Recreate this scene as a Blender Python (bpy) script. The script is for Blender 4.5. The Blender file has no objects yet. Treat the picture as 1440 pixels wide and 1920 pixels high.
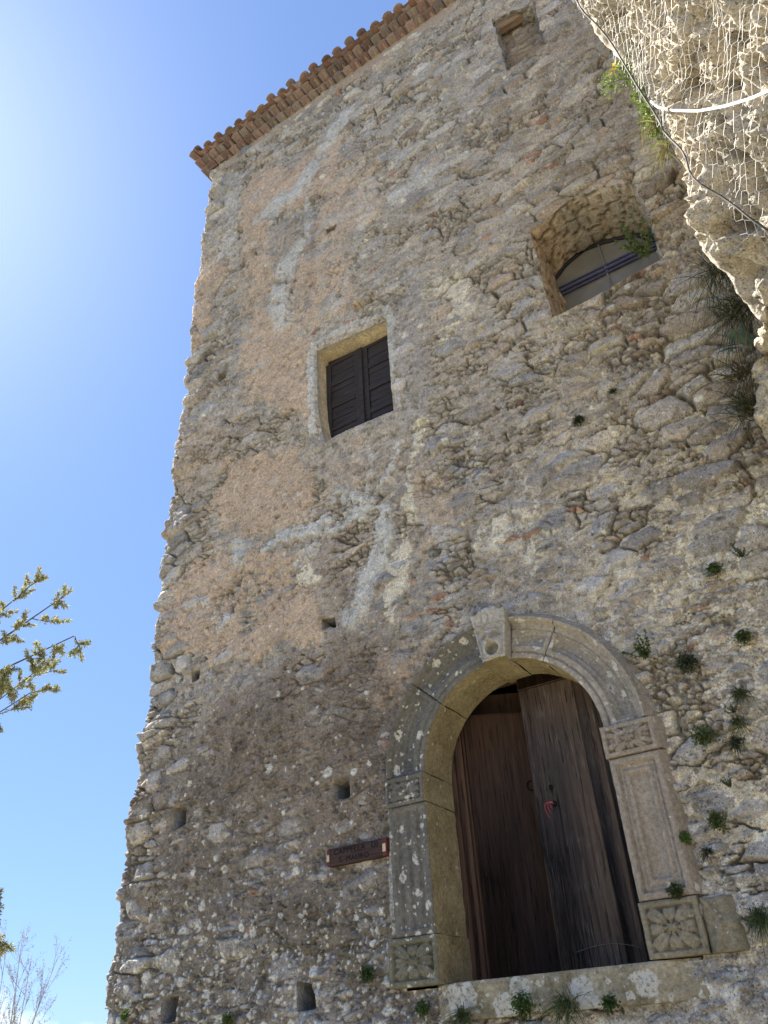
import bpy, math, random
import numpy as np
from mathutils import Matrix, Vector

# ------------------------------------------------------------------ camera, sky, sun
SC = bpy.context.scene
COL = SC.collection
F_PX = 1494.96
HEAD, PITCH, ROLL = -0.535237315, 0.605839675, -0.0622485731
CAM = np.array([0.0, -5.0, 1.6])
_f = np.array([math.sin(HEAD) * math.cos(PITCH), math.cos(HEAD) * math.cos(PITCH), math.sin(PITCH)])
_r0 = np.array([math.cos(HEAD), -math.sin(HEAD), 0.0])
_u0 = np.cross(_r0, _f)
_r = math.cos(ROLL) * _r0 + math.sin(ROLL) * _u0
_u = -math.sin(ROLL) * _r0 + math.cos(ROLL) * _u0
cd = bpy.data.cameras.new('camera')
cam = bpy.data.objects.new('camera', cd)
COL.objects.link(cam)
cam.matrix_world = Matrix(((_r[0], _u[0], -_f[0], CAM[0]), (_r[1], _u[1], -_f[1], CAM[1]),
                           (_r[2], _u[2], -_f[2], CAM[2]), (0, 0, 0, 1)))
cd.sensor_fit = 'VERTICAL'
cd.sensor_height = 36.0
cd.lens = 36.0 * F_PX / 1920.0
cd.clip_start = 0.05
cd.clip_end = 5000
SC.camera = cam

SUN_DIR = np.array([-0.640, 0.085, 0.763]); SUN_DIR /= np.linalg.norm(SUN_DIR)
world = bpy.data.worlds.new('World'); SC.world = world
world.use_nodes = True
wn, wl = world.node_tree.nodes, world.node_tree.links
bg = wn['Background']
sky = wn.new('ShaderNodeTexSky')
sky.sky_type = 'NISHITA'; sky.sun_disc = False
sky.sun_elevation = math.asin(SUN_DIR[2])
sky.sun_rotation = math.atan2(SUN_DIR[0], SUN_DIR[1])
sky.altitude = 600; sky.air_density = 1.0; sky.dust_density = 0.35; sky.ozone_density = 2.2
# a few small clouds low over the horizon
tcw = wn.new('ShaderNodeTexCoord')
mapw = wn.new('ShaderNodeMapping'); mapw.inputs['Scale'].default_value = (1, 1, 3.2)
nzw = wn.new('ShaderNodeTexNoise'); nzw.inputs['Scale'].default_value = 6.0; nzw.inputs['Detail'].default_value = 7; nzw.inputs['Roughness'].default_value = 0.55
sepw = wn.new('ShaderNodeSeparateXYZ')
bandw = wn.new('ShaderNodeMapRange'); bandw.inputs['From Min'].default_value = 0.115; bandw.inputs['From Max'].default_value = 0.04
addw = wn.new('ShaderNodeMath'); addw.operation = 'MULTIPLY_ADD'; addw.inputs[1].default_value = 0.30
rampw = wn.new('ShaderNodeMapRange'); rampw.inputs['From Min'].default_value = 0.75; rampw.inputs['From Max'].default_value = 0.86
mixw = wn.new('ShaderNodeMix'); mixw.data_type = 'RGBA'
mixw.inputs['B'].default_value = (6.5, 7.0, 7.6, 1)
wl.new(tcw.outputs['Generated'], mapw.inputs['Vector']); wl.new(mapw.outputs[0], nzw.inputs['Vector'])
wl.new(tcw.outputs['Generated'], sepw.inputs[0]); wl.new(sepw.outputs['Z'], bandw.inputs['Value'])
wl.new(bandw.outputs[0], addw.inputs[0]); wl.new(nzw.outputs['Fac'], addw.inputs[2])
wl.new(addw.outputs[0], rampw.inputs['Value'])
lim = wn.new('ShaderNodeMath'); lim.operation = 'MULTIPLY'; wl.new(rampw.outputs[0], lim.inputs[0]); wl.new(bandw.outputs[0], lim.inputs[1]); wl.new(lim.outputs[0], mixw.inputs['Factor']); gamw = wn.new('ShaderNodeGamma'); gamw.inputs['Gamma'].default_value = 0.48
tntw = wn.new('ShaderNodeMix'); tntw.data_type = 'RGBA'; tntw.blend_type = 'MULTIPLY'; tntw.inputs['Factor'].default_value = 1.0
tntw.inputs['B'].default_value = (1.20, 1.66, 2.55, 1)
wl.new(sky.outputs[0], gamw.inputs['Color']); wl.new(gamw.outputs[0], tntw.inputs['A']); wl.new(tntw.outputs['Result'], mixw.inputs['A'])
# bright aureole of the sky round the sun
dotw = wn.new('ShaderNodeVectorMath'); dotw.operation = 'DOT_PRODUCT'; dotw.inputs[1].default_value = tuple(SUN_DIR)
wl.new(tcw.outputs['Generated'], dotw.inputs[0])
mxw = wn.new('ShaderNodeMath'); mxw.operation = 'MAXIMUM'; mxw.inputs[1].default_value = 0.0; wl.new(dotw.outputs['Value'], mxw.inputs[0])
pww = wn.new('ShaderNodeMath'); pww.operation = 'POWER'; pww.inputs[1].default_value = 30.0; wl.new(mxw.outputs[0], pww.inputs[0])
glw = wn.new('ShaderNodeMix'); glw.data_type = 'RGBA'; glw.blend_type = 'ADD'; glw.inputs['B'].default_value = (1.7, 1.7, 1.6, 1)
wl.new(pww.outputs[0], glw.inputs['Factor']); wl.new(mixw.outputs['Result'], glw.inputs['A'])
wl.new(glw.outputs['Result'], bg.inputs['Color'])
bg.inputs['Strength'].default_value = 0.0505

sd = bpy.data.lights.new('sun', 'SUN'); sun = bpy.data.objects.new('sun', sd); COL.objects.link(sun)
sd.energy = 4.8; sd.angle = math.radians(0.55); sd.color = (1.0, 0.94, 0.84)
sun.rotation_euler = Vector(SUN_DIR).to_track_quat('Z', 'Y').to_euler()
vs = SC.view_settings
vs.view_transform = 'Standard'; vs.look = 'None'; vs.gamma = 1.0; vs.use_curve_mapping = False
vs.exposure = 1.92

# ------------------------------------------------------------------ numeric helpers
def bp(px, py, Y=0.0):
    """point of the plane y=Y seen at photo pixel (px, py): survey of the facade"""
    d = _r * (px - 720) / F_PX - _u * (py - 960) / F_PX + _f
    t = (Y - CAM[1]) / d[1]
    return CAM + d * t
def wp(px, py, Y=0.0):
    p = bp(px, py, Y); return (p[0], p[2])

def hsh(i, j, s):
    n = (i.astype(np.int64) * 374761393 + j.astype(np.int64) * 668265263 + s * 974634777 + 12345) & 0xffffffff
    n = ((n ^ (n >> 13)) * 1274126177) & 0xffffffff
    n = ((n ^ (n >> 15)) * 2246822519) & 0xffffffff
    return ((n ^ (n >> 16)) & 0xffffff).astype(np.float32) / 16777216.0
def vnoise(x, y, s=0):
    xi = np.floor(x); yi = np.floor(y)
    fx = (x - xi).astype(np.float32); fy = (y - yi).astype(np.float32)
    fx = fx * fx * fx * (fx * (fx * 6 - 15) + 10); fy = fy * fy * fy * (fy * (fy * 6 - 15) + 10)
    xi = xi.astype(np.int64); yi = yi.astype(np.int64)
    a = hsh(xi, yi, s); b = hsh(xi + 1, yi, s); c = hsh(xi, yi + 1, s); d = hsh(xi + 1, yi + 1, s)
    return (a + (b - a) * fx) * (1 - fy) + (c + (d - c) * fx) * fy
def fbm(x, y, s=0, o=4, g=0.5):
    t = 0; a = 1.0; n = 0
    for k in range(o):
        t = t + a * (vnoise(x * 2 ** k + 17.3 * k, y * 2 ** k - 9.1 * k, s + k) - 0.5); n += a; a *= g
    return t / n * 2.0
def vnoise3(x, y, z, s=0):
    zi = np.floor(z); fz = z - zi; fz = fz * fz * (3 - 2 * fz); zi = zi.astype(np.int64)
    # hash the slice into the seed through an offset of x
    o0 = (zi * 57.31) ; o1 = ((zi + 1) * 57.31)
    return vnoise(x + o0, y + o0 * 0.73, s) * (1 - fz) + vnoise(x + o1, y + o1 * 0.73, s) * fz
def fbm3(x, y, z, s=0, o=4, g=0.5):
    t = 0; a = 1.0; n = 0
    for k in range(o):
        t = t + a * (vnoise3(x * 2 ** k + 3.3 * k, y * 2 ** k, z * 2 ** k, s + k) - 0.5); n += a; a *= g
    return t / n * 2.0
def sstep(a, b, x):
    t = np.clip((x - a) / (b - a), 0, 1); return t * t * (3 - 2 * t)
def worley(X, Z, a, b, seed, jit=0.85):
    """irregular coursed cells. returns ids, offset to the centre (m), distance to the cell edge (m)"""
    x = X / a; z = Z / b
    zi = np.floor(z).astype(np.int64)
    best = np.full(X.shape, 1e9, np.float32); bi = np.zeros(X.shape, np.int64); bj = bi.copy()
    bx = np.zeros(X.shape, np.float32); bz = bx.copy()
    cand = []
    for dj in (-1, 0, 1):
        j = zi + dj
        sh = hsh(j, j * 0 + 7, seed)
        xi = np.floor(x - sh).astype(np.int64)
        for di in (-2, -1, 0, 1, 2):
            i = xi + di
            cx = (i + 0.5 + sh + jit * (hsh(i, j, seed + 1) - 0.5)).astype(np.float32)
            cz = (j + 0.5 + jit * (hsh(i, j, seed + 2) - 0.5)).astype(np.float32)
            cand.append((cx, cz, i, j))
            d = (cx - x) ** 2 + (cz - z) ** 2
            m = d < best
            best = np.where(m, d, best); bi = np.where(m, i, bi); bj = np.where(m, j, bj)
            bx = np.where(m, cx, bx); bz = np.where(m, cz, bz)
    e = np.full(X.shape, 1e9, np.float32)
    for cx, cz, i, j in cand:
        ox = cx - bx; oz = cz - bz
        l = np.sqrt(ox * ox + oz * oz)
        ok = l > 1e-4
        l = np.where(ok, l, 1)
        d = ((0.5 * (cx + bx) - x) * ox + (0.5 * (cz + bz) - z) * oz) / l
        e = np.where(ok & (d < e), d, e)
    return bi, bj, (x - bx) * a, (z - bz) * b, e * b
def seg_dist(X, Z, pts):
    d = np.full(X.shape, 1e9, np.float32)
    for (x0, z0), (x1, z1) in zip(pts[:-1], pts[1:]):
        vx, vz = x1 - x0, z1 - z0
        t = np.clip(((X - x0) * vx + (Z - z0) * vz) / (vx * vx + vz * vz + 1e-12), 0, 1)
        d = np.minimum(d, np.hypot(X - x0 - t * vx, Z - z0 - t * vz))
    return d
def poly_sd(X, Z, pts):
    """signed distance to a closed polygon, negative inside"""
    d = seg_dist(X, Z, list(pts) + [pts[0]])
    ins = np.zeros(X.shape, bool)
    n = len(pts)
    for k in range(n):
        x0, z0 = pts[k]; x1, z1 = pts[(k + 1) % n]
        if abs(z1 - z0) < 1e-12: continue
        c = ((z0 > Z) != (z1 > Z)) & (X < (x1 - x0) * (Z - z0) / (z1 - z0) + x0)
        ins ^= c
    return np.where(ins, -d, d)
def rough_poly(pts, step, amp, seed):
    out = []
    n = len(pts)
    k = 0
    for q in range(n):
        a = np.array(pts[q]); b = np.array(pts[(q + 1) % n])
        m = max(1, int(np.linalg.norm(b - a) / step))
        nrm = np.array([b[1] - a[1], a[0] - b[0]]); nrm /= (np.linalg.norm(nrm) + 1e-9)
        for t in range(m):
            p = a + (b - a) * t / m
            w = float(fbm(np.array([p[0] * 9.0]), np.array([p[1] * 9.0]), seed, 3)[0])
            out.append(tuple(p + nrm * amp * w))
    return out

# ------------------------------------------------------------------ object helpers
def props(o, label=None, cat=None, group=None, kind=None):
    if label: o['label'] = label
    if cat: o['category'] = cat
    if group: o['group'] = group
    if kind: o['kind'] = kind
    return o
def empty(name, loc=(0, 0, 0), label=None, cat=None, group=None):
    o = bpy.data.objects.new(name, None); COL.objects.link(o); o.location = loc
    o.empty_display_size = 0.2
    return props(o, label, cat, group)
def mesh(name, V, Fq=None, Ft=None, mat=None, parent=None, col=None, smooth=True, midx=None, mats=None):
    V = np.asarray(V, np.float32).reshape(-1, 3)
    me = bpy.data.meshes.new(name)
    Fq = np.zeros((0, 4), np.int32) if Fq is None else np.asarray(Fq, np.int32).reshape(-1, 4)
    Ft = np.zeros((0, 3), np.int32) if Ft is None else np.asarray(Ft, np.int32).reshape(-1, 3)
    me.vertices.add(len(V)); me.vertices.foreach_set('co', V.ravel())
    nl = Fq.size + Ft.size; nf = len(Fq) + len(Ft)
    me.loops.add(nl); me.loops.foreach_set('vertex_index', np.concatenate([Fq.ravel(), Ft.ravel()]).astype(np.int32))
    me.polygons.add(nf)
    st = np.concatenate([np.arange(len(Fq)) * 4, Fq.size + np.arange(len(Ft)) * 3]).astype(np.int32)
    me.polygons.foreach_set('loop_start', st)
    me.polygons.foreach_set('use_smooth', np.full(nf, smooth))
    for m in (mats or ([mat] if mat else [])): me.materials.append(m)
    if midx is not None: me.polygons.foreach_set('material_index', np.asarray(midx, np.int32))
    if col is not None:
        c = np.ones((len(V), 4), np.float32); c[:, :3] = np.clip(col, 0, 1)
        at = me.color_attributes.new('Col', 'FLOAT_COLOR', 'POINT'); at.data.foreach_set('color', c.ravel())
    me.update(calc_edges=True); me.validate()
    o = bpy.data.objects.new(name, me); COL.objects.link(o)
    if parent: 
        o.parent = parent
        o.matrix_parent_inverse = Matrix.Translation(-Vector(parent.location))
    return o
class MB:
    """collects shapes that belong to one mesh"""
    def __init__(s): s.v = []; s.q = []; s.t = []; s.c = []; s.n = 0
    def add(s, V, q=(), t=(), col=None):
        V = np.asarray(V, float).reshape(-1, 3)
        s.v.append(V)
        if len(q): s.q.append(np.asarray(q).reshape(-1, 4) + s.n)
        if len(t): s.t.append(np.asarray(t).reshape(-1, 3) + s.n)
        c = np.ones((len(V), 3)) * 0.5 if col is None else np.broadcast_to(np.asarray(col, float), (len(V), 3))
        s.c.append(c); s.n += len(V); return s
    def box(s, x0, x1, y0, y1, z0, z1, bev=0.004, col=None, M=None):
        b = min(bev, (x1 - x0) / 3, (y1 - y0) / 3, (z1 - z0) / 3)
        V = []
        c = np.array([(x0 + x1) / 2, (y0 + y1) / 2, (z0 + z1) / 2]); h = np.array([x1 - x0, y1 - y0, z1 - z0]) / 2
        idx = {}
        for sx in (-1, 1):
            for sy in (-1, 1):
                for sz in (-1, 1):
                    sg = np.array([sx, sy, sz])
                    for ax in range(3):
                        p = c + sg * (h - b); p[ax] = c[ax] + sg[ax] * h[ax]
                        idx[(sx, sy, sz, ax)] = len(V); V.append(p)
        Q = []; T = []
        for ax in range(3):
            a, bb = [k for k in range(3) if k != ax]
            for sg in (-1, 1):
                f = []
                for (p, q) in ((-1, -1), (1, -1), (1, 1), (-1, 1)):
                    k = [0, 0, 0]; k[ax] = sg; k[a] = p; k[bb] = q; f.append(idx[(k[0], k[1], k[2], ax)])
                flip = (sg < 0) ^ (ax == 1)
                Q.append(f[::-1] if flip else f)
        for ax in range(3):                     # edge bevels run along ax
            a, bb = [k for k in range(3) if k != ax]
            for p in (-1, 1):
                for q in (-1, 1):
                    def kk(e, w):
                        k = [0, 0, 0]; k[ax] = e; k[a] = p; k[bb] = q; return idx[(k[0], k[1], k[2], w)]
                    Q.append([kk(-1, a), kk(1, a), kk(1, bb), kk(-1, bb)])
        for sx in (-1, 1):
            for sy in (-1, 1):
                for sz in (-1, 1): T.append([idx[(sx, sy, sz, k)] for k in range(3)])
        V = np.array(V)
        if M is not None: V = np.array([list(M @ Vector(v)) for v in V])
        return s.add(V, Q, T, col)
    def tube(s, P, R, n=6, col=None, cap=True):
        P = np.asarray(P, float); m = len(P); R = np.broadcast_to(np.asarray(R, float), (m,))
        T = np.gradient(P, axis=0); T /= (np.linalg.norm(T, axis=1, keepdims=True) + 1e-9)
        ref = np.array([0, 0, 1.0]) if abs(T[0][2]) < 0.8 else np.array([1.0, 0, 0])
        V = []
        A = np.cross(T, ref); A /= (np.linalg.norm(A, axis=1, keepdims=True) + 1e-9)
        B = np.cross(T, A)
        for k in range(m):
            for a in range(n):
                w = 2 * math.pi * a / n
                V.append(P[k] + R[k] * (math.cos(w) * A[k] + math.sin(w) * B[k]))
        Q = [[k * n + a, k * n + (a + 1) % n, (k + 1) * n + (a + 1) % n, (k + 1) * n + a] for k in range(m - 1) for a in range(n)]
        tt = []
        if cap:
            for a in range(1, n - 1): tt.append([0, a + 1, a]); tt.append([(m - 1) * n, (m - 1) * n + a, (m - 1) * n + a + 1])
        return s.add(V, Q, tt, col)
    def build(s, name, mat, parent=None, smooth=True, usecol=False):
        V = np.concatenate(s.v)
        q = np.concatenate(s.q) if s.q else None; t = np.concatenate(s.t) if s.t else None
        return mesh(name, V, q, t, mat, parent, np.concatenate(s.c) if usecol else None, smooth)
def grid_faces(nr, nc):
    a = (np.arange(nr - 1)[:, None] * nc + np.arange(nc - 1)[None, :])
    return np.stack([a, a + 1, a + nc + 1, a + nc], -1).reshape(-1, 4)

# ------------------------------------------------------------------ materials
def new_mat(name):
    m = bpy.data.materials.new(name); m.use_nodes = True
    return m, m.node_tree.nodes, m.node_tree.links, m.node_tree.nodes['Principled BSDF']
def nmath(N, L, op, a, b=None, clamp=False):
    n = N.new('ShaderNodeMath'); n.operation = op; n.use_clamp = clamp
    for k, v in enumerate((a, b)):
        if v is None: continue
        if isinstance(v, (int, float)): n.inputs[k].default_value = v
        else: L.new(v, n.inputs[k])
    return n.outputs[0]
def nnoise(N, L, vec, scale, detail=4, rough=0.55, dist=0.0):
    n = N.new('ShaderNodeTexNoise'); n.inputs['Scale'].default_value = scale; n.inputs['Detail'].default_value = detail
    n.inputs['Roughness'].default_value = rough; n.inputs['Distortion'].default_value = dist
    L.new(vec, n.inputs['Vector']); return n.outputs['Fac']
def nrange(N, L, v, a, b, c=0.0, d=1.0):
    n = N.new('ShaderNodeMapRange'); L.new(v, n.inputs['Value'])
    for k, w in zip(('From Min', 'From Max', 'To Min', 'To Max'), (a, b, c, d)): n.inputs[k].default_value = w
    return n.outputs[0]
def nmix(N, L, f, a, b, mode='MIX'):
    n = N.new('ShaderNodeMix'); n.data_type = 'RGBA'; n.blend_type = mode
    for k, v in (('Factor', f), ('A', a), ('B', b)):
        if isinstance(v, (int, float)): n.inputs[k].default_value = v
        elif isinstance(v, tuple): n.inputs[k].default_value = (*v, 1)
        else: L.new(v, n.inputs[k])
    return n.outputs['Result']
def nbump(N, L, h, strength, dist):
    n = N.new('ShaderNodeBump'); n.inputs['Strength'].default_value = strength; n.inputs['Distance'].default_value = dist
    L.new(h, n.inputs['Height']); return n.outputs[0]
def obj_coord(N, L, scale=(1, 1, 1)):
    t = N.new('ShaderNodeTexCoord'); m = N.new('ShaderNodeMapping'); m.inputs['Scale'].default_value = scale
    L.new(t.outputs['Object'], m.inputs['Vector']); return m.outputs[0]

def masonry_mat(name='rubble_masonry', fine=1.0, bump=0.018, rough=0.92):
    m, N, L, P = new_mat(name)
    v = obj_coord(N, L)
    at = N.new('ShaderNodeAttribute'); at.attribute_name = 'Col'
    n1 = nnoise(N, L, v, 34 * fine, 6, 0.65); n2 = nnoise(N, L, v, 110 * fine, 4, 0.7); n3 = nnoise(N, L, v, 7 * fine, 5, 0.6, 0.6)
    k = nmath(N, L, 'MULTIPLY', nrange(N, L, n1, 0.28, 0.72, 0.70, 1.30), nrange(N, L, n2, 0.28, 0.72, 0.50, 1.52))
    k = nmath(N, L, 'MULTIPLY', k, nrange(N, L, n3, 0.3, 0.7, 0.86, 1.14))
    cb = N.new('ShaderNodeCombineColor')
    for c in range(3): L.new(k, cb.inputs[c])
    c = nmix(N, L, 1.0, at.outputs['Color'], cb.outputs[0], 'MULTIPLY')
    # pale mineral specks
    vo = N.new('ShaderNodeTexVoronoi'); vo.inputs['Scale'].default_value = 46 * fine; L.new(v, vo.inputs['Vector'])
    sp = nmath(N, L, 'MULTIPLY', nrange(N, L, vo.outputs['Distance'], 0.10, 0.2, 1, 0), nrange(N, L, nnoise(N, L, v, 9, 2), 0.55, 0.65))
    c = nmix(N, L, nmath(N, L, 'MULTIPLY', sp, 0.5), c, (0.55, 0.52, 0.46))
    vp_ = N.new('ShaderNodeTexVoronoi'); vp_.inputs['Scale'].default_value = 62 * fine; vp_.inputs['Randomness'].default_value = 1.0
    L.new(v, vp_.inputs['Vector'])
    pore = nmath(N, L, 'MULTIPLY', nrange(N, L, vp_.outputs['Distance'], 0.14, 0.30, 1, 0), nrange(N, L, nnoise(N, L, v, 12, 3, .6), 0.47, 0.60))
    c = nmix(N, L, nmath(N, L, 'MULTIPLY', pore, 0.62), c, (0.07, 0.06, 0.045))      # shade inside the pores painted as dark specks
    L.new(c, P.inputs['Base Color']); P.inputs['Roughness'].default_value = rough
    P.inputs['Specular IOR Level'].default_value = 0.2
    h = nmath(N, L, 'ADD', nmath(N, L, 'MULTIPLY', n1, 1.0), nmath(N, L, 'MULTIPLY', n2, 0.45))
    h = nmath(N, L, 'SUBTRACT', h, nmath(N, L, 'MULTIPLY', pore, 0.9))
    L.new(nbump(N, L, h, 1.0, bump), P.inputs['Normal'])
    return m
def dressed_mat(name, c0, c1, lichen=0.5, lsize=16.0, moss=0.0, bump=0.004, lrad=1.0):
    m, N, L, P = new_mat(name)
    v = obj_coord(N, L)
    n0 = nnoise(N, L, v, 5, 5, 0.6); n1 = nnoise(N, L, v, 42, 5, 0.65); n2 = nnoise(N, L, v, 160, 3, 0.7)
    c = nmix(N, L, nrange(N, L, n0, 0.32, 0.68), c0, c1)
    k = nmath(N, L, 'MULTIPLY', nrange(N, L, n1, 0.3, 0.7, 0.68, 1.3), nrange(N, L, n2, 0.3, 0.7, 0.78, 1.22))
    cb = N.new('ShaderNodeCombineColor')
    for q in range(3): L.new(k, cb.inputs[q])
    c = nmix(N, L, 1.0, c, cb.outputs[0], 'MULTIPLY')
    # pits
    vo2 = N.new('ShaderNodeTexVoronoi'); vo2.inputs['Scale'].default_value = 60; L.new(v, vo2.inputs['Vector'])
    pit = nmath(N, L, 'MULTIPLY', nrange(N, L, vo2.outputs['Distance'], 0.12, 0.22, 1, 0), nrange(N, L, nnoise(N, L, v, 14, 2), 0.52, 0.6))
    h = nmath(N, L, 'SUBTRACT', nmath(N, L, 'ADD', n1, nmath(N, L, 'MULTIPLY', n2, 0.4)), nmath(N, L, 'MULTIPLY', pit, 1.2))
    if lichen > 0:
        wv = N.new('ShaderNodeVectorMath'); wv.operation = 'ADD'
        nv = N.new('ShaderNodeTexNoise'); nv.inputs['Scale'].default_value = 30; nv.inputs['Detail'].default_value = 4; L.new(v, nv.inputs['Vector'])
        sc = N.new('ShaderNodeVectorMath'); sc.operation = 'SCALE'; sc.inputs['Scale'].default_value = 0.05; L.new(nv.outputs['Color'], sc.inputs[0])
        L.new(v, wv.inputs[0]); L.new(sc.outputs[0], wv.inputs[1])
        for sz, th in ((lsize, 0.30), (lsize * 2.6, 0.27)):
            vo = N.new('ShaderNodeTexVoronoi'); vo.inputs['Scale'].default_value = sz; L.new(wv.outputs[0], vo.inputs['Vector'])
            sep = N.new('ShaderNodeSeparateColor'); L.new(vo.outputs['Color'], sep.inputs[0])
            on = nrange(N, L, sep.outputs[0], 1 - 0.55 * lichen, 1 - 0.55 * lichen + 0.01)
            rr = nmath(N, L, 'MULTIPLY', sep.outputs[1], th * lrad)
            f = nmath(N, L, 'MULTIPLY', on, nrange(N, L, nmath(N, L, 'SUBTRACT', vo.outputs['Distance'], rr), 0.05, -0.03))
            f = nmath(N, L, 'MULTIPLY', f, nrange(N, L, n1, 0.36, 0.5))
            c = nmix(N, L, nmath(N, L, 'MULTIPLY', f, 0.9), c, (0.56, 0.55, 0.50))
    if moss > 0:
        f = nmath(N, L, 'MULTIPLY', nrange(N, L, nnoise(N, L, v, 8, 5, 0.7), 0.55, 0.66), moss)
        c = nmix(N, L, f, c, (0.06, 0.075, 0.03))
    L.new(c, P.inputs['Base Color']); P.inputs['Roughness'].default_value = 0.93; P.inputs['Specular IOR Level'].default_value = 0.15
    L.new(nbump(N, L, h, 0.8, bump), P.inputs['Normal'])
    return m
def wood_mat(name, c0, c1, c2, axis='z', scale=1.0, rough=0.75, bump=0.004, worn=(0.3, 0.26, 0.2), wornf=0.35):
    m, N, L, P = new_mat(name)
    s = {'z': (38, 38, 1.6), 'x': (1.6, 38, 38)}[axis]
    v = obj_coord(N, L, tuple(q * scale for q in s)); v0 = obj_coord(N, L)
    g = nnoise(N, L, v, 1.0, 6, 0.62, 0.7); g2 = nnoise(N, L, v, 3.6, 4, 0.6, 0.3); b = nnoise(N, L, v0, 3.0, 4, 0.6)
    c = nmix(N, L, nrange(N, L, g, 0.3, 0.7), c0, c1)
    c = nmix(N, L, nrange(N, L, b, 0.42, 0.68, 0, 0.75), c, c2)
    w = nmath(N, L, 'MULTIPLY', nrange(N, L, g2, 0.52, 0.68), nrange(N, L, nnoise(N, L, v0, 5.0, 3, 0.6), 0.45, 0.62, 0, wornf))
    c = nmix(N, L, w, c, worn)
    ck = nnoise(N, L, v, 2.1, 3, 0.5, 0.4); ckm = nmath(N, L, 'MULTIPLY', nrange(N, L, ck, 0.60, 0.645), nrange(N, L, ck, 0.70, 0.65))
    c = nmix(N, L, nmath(N, L, 'MULTIPLY', ckm, 0.8), c, (0.012, 0.009, 0.007))      # drying cracks
    L.new(c, P.inputs['Base Color']); P.inputs['Roughness'].default_value = rough; P.inputs['Specular IOR Level'].default_value = 0.25
    g = nmath(N, L, 'SUBTRACT', g, nmath(N, L, 'MULTIPLY', ckm, 0.8))
    h = nmath(N, L, 'ADD', g, nmath(N, L, 'MULTIPLY', g2, 0.5))
    L.new(nbump(N, L, h, 0.8, bump), P.inputs['Normal'])
    return m
def plain_mat(name, c, rough=0.8, metal=0.0, var=0.25, scale=25.0, bump=0.002, spec=0.3):
    m, N, L, P = new_mat(name)
    v = obj_coord(N, L); n = nnoise(N, L, v, scale, 5, 0.6)
    d = tuple(q * (1 - var) for q in c); e = tuple(min(1, q * (1 + var)) for q in c)
    L.new(nmix(N, L, nrange(N, L, n, 0.3, 0.7), d, e), P.inputs['Base Color'])
    P.inputs['Roughness'].default_value = rough; P.inputs['Metallic'].default_value = metal; P.inputs['Specular IOR Level'].default_value = spec
    if bump: L.new(nbump(N, L, n, 0.6, bump), P.inputs['Normal'])
    return m
def attr_mat(name, rough=0.8, trans=0.0, bump=0.0, bscale=60.0):
    m, N, L, P = new_mat(name)
    at = N.new('ShaderNodeAttribute'); at.attribute_name = 'Col'
    v = obj_coord(N, L); n = nnoise(N, L, v, bscale, 5, 0.65)
    cb = N.new('ShaderNodeCombineColor'); k = nrange(N, L, n, 0.3, 0.7, 0.75, 1.25)
    for q in range(3): L.new(k, cb.inputs[q])
    c = nmix(N, L, 1.0, at.outputs['Color'], cb.outputs[0], 'MULTIPLY')
    L.new(c, P.inputs['Base Color']); P.inputs['Roughness'].default_value = rough; P.inputs['Specular IOR Level'].default_value = 0.3
    if bump: L.new(nbump(N, L, n, 0.8, bump), P.inputs['Normal'])
    if trans:
        t = N.new('ShaderNodeBsdfTranslucent'); L.new(c, t.inputs['Color'])
        mx = N.new('ShaderNodeMixShader'); mx.inputs[0].default_value = trans
        L.new(P.outputs[0], mx.inputs[1]); L.new(t.outputs[0], mx.inputs[2])
        L.new(mx.outputs[0], N['Material Output'].inputs['Surface'])
    return m

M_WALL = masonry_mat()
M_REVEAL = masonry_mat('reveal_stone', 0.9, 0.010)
M_DRESS_L = dressed_mat('weathered_grey_stone', (0.115, 0.110, 0.098), (0.175, 0.165, 0.143), 0.9, 11, 0.15, lrad=1.3)
M_DRESS_R = dressed_mat('pale_carved_stone', (0.270, 0.230, 0.185), (0.330, 0.285, 0.235), 0.30, 14, 0.1)
M_DRESS_A = dressed_mat('arch_stone', (0.265, 0.238, 0.200), (0.350, 0.315, 0.265), 0.95, 10, 0.0, lrad=1.35)
M_DRESS_K = dressed_mat('mask_stone', (0.340, 0.325, 0.300), (0.440, 0.420, 0.380), 0.35, 18, 0.0)
M_DRESS_B = dressed_mat('mossy_carved_stone', (0.185, 0.165, 0.115), (0.265, 0.235, 0.175), 0.30, 15, 0.2)
M_DRESS_BL = dressed_mat('dark_mossy_carved_stone', (0.120, 0.115, 0.085), (0.180, 0.168, 0.125), 0.85, 12, 0.35)
M_OCHRE = dressed_mat('ochre_reveal_stone', (0.250, 0.205, 0.120), (0.400, 0.345, 0.220), 0.45, 22, 0.2, 0.007)
M_SILL = dressed_mat('mottled_threshold_stone', (0.190, 0.165, 0.105), (0.430, 0.380, 0.280), 1.5, 7, 0.4, 0.012, 1.9)
M_DOOR = wood_mat('old_brown_door_wood', (0.060, 0.041, 0.030), (0.190, 0.130, 0.092), (0.115, 0.090, 0.072), 'z', 1.0, 0.7, 0.008, (.34, .29, .23), .75)
M_DOOR_RED = wood_mat('reddish_door_wood', (0.070, 0.038, 0.025), (0.170, 0.100, 0.068), (0.100, 0.065, 0.048), 'z', 1.0, 0.7, 0.004, (0.2, 0.13, 0.09), 0.2)
M_SHUT = wood_mat('dark_shutter_wood', (0.022, 0.018, 0.018), (0.052, 0.043, 0.040), (0.040, 0.034, 0.034), 'x', 1.0, 0.7, 0.004, (0.16, 0.13, 0.11), 0.25)
M_BEAM = wood_mat('weathered_beam_wood', (0.19, 0.13, 0.085), (0.31, 0.22, 0.15), (0.24, 0.18, 0.13), 'x', 1.0, 0.85, 0.006, (0.4, 0.34, 0.26), 0.4)
M_BLACK = plain_mat('dark_hole', (0.006, 0.005, 0.005), 0.9)
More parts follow.
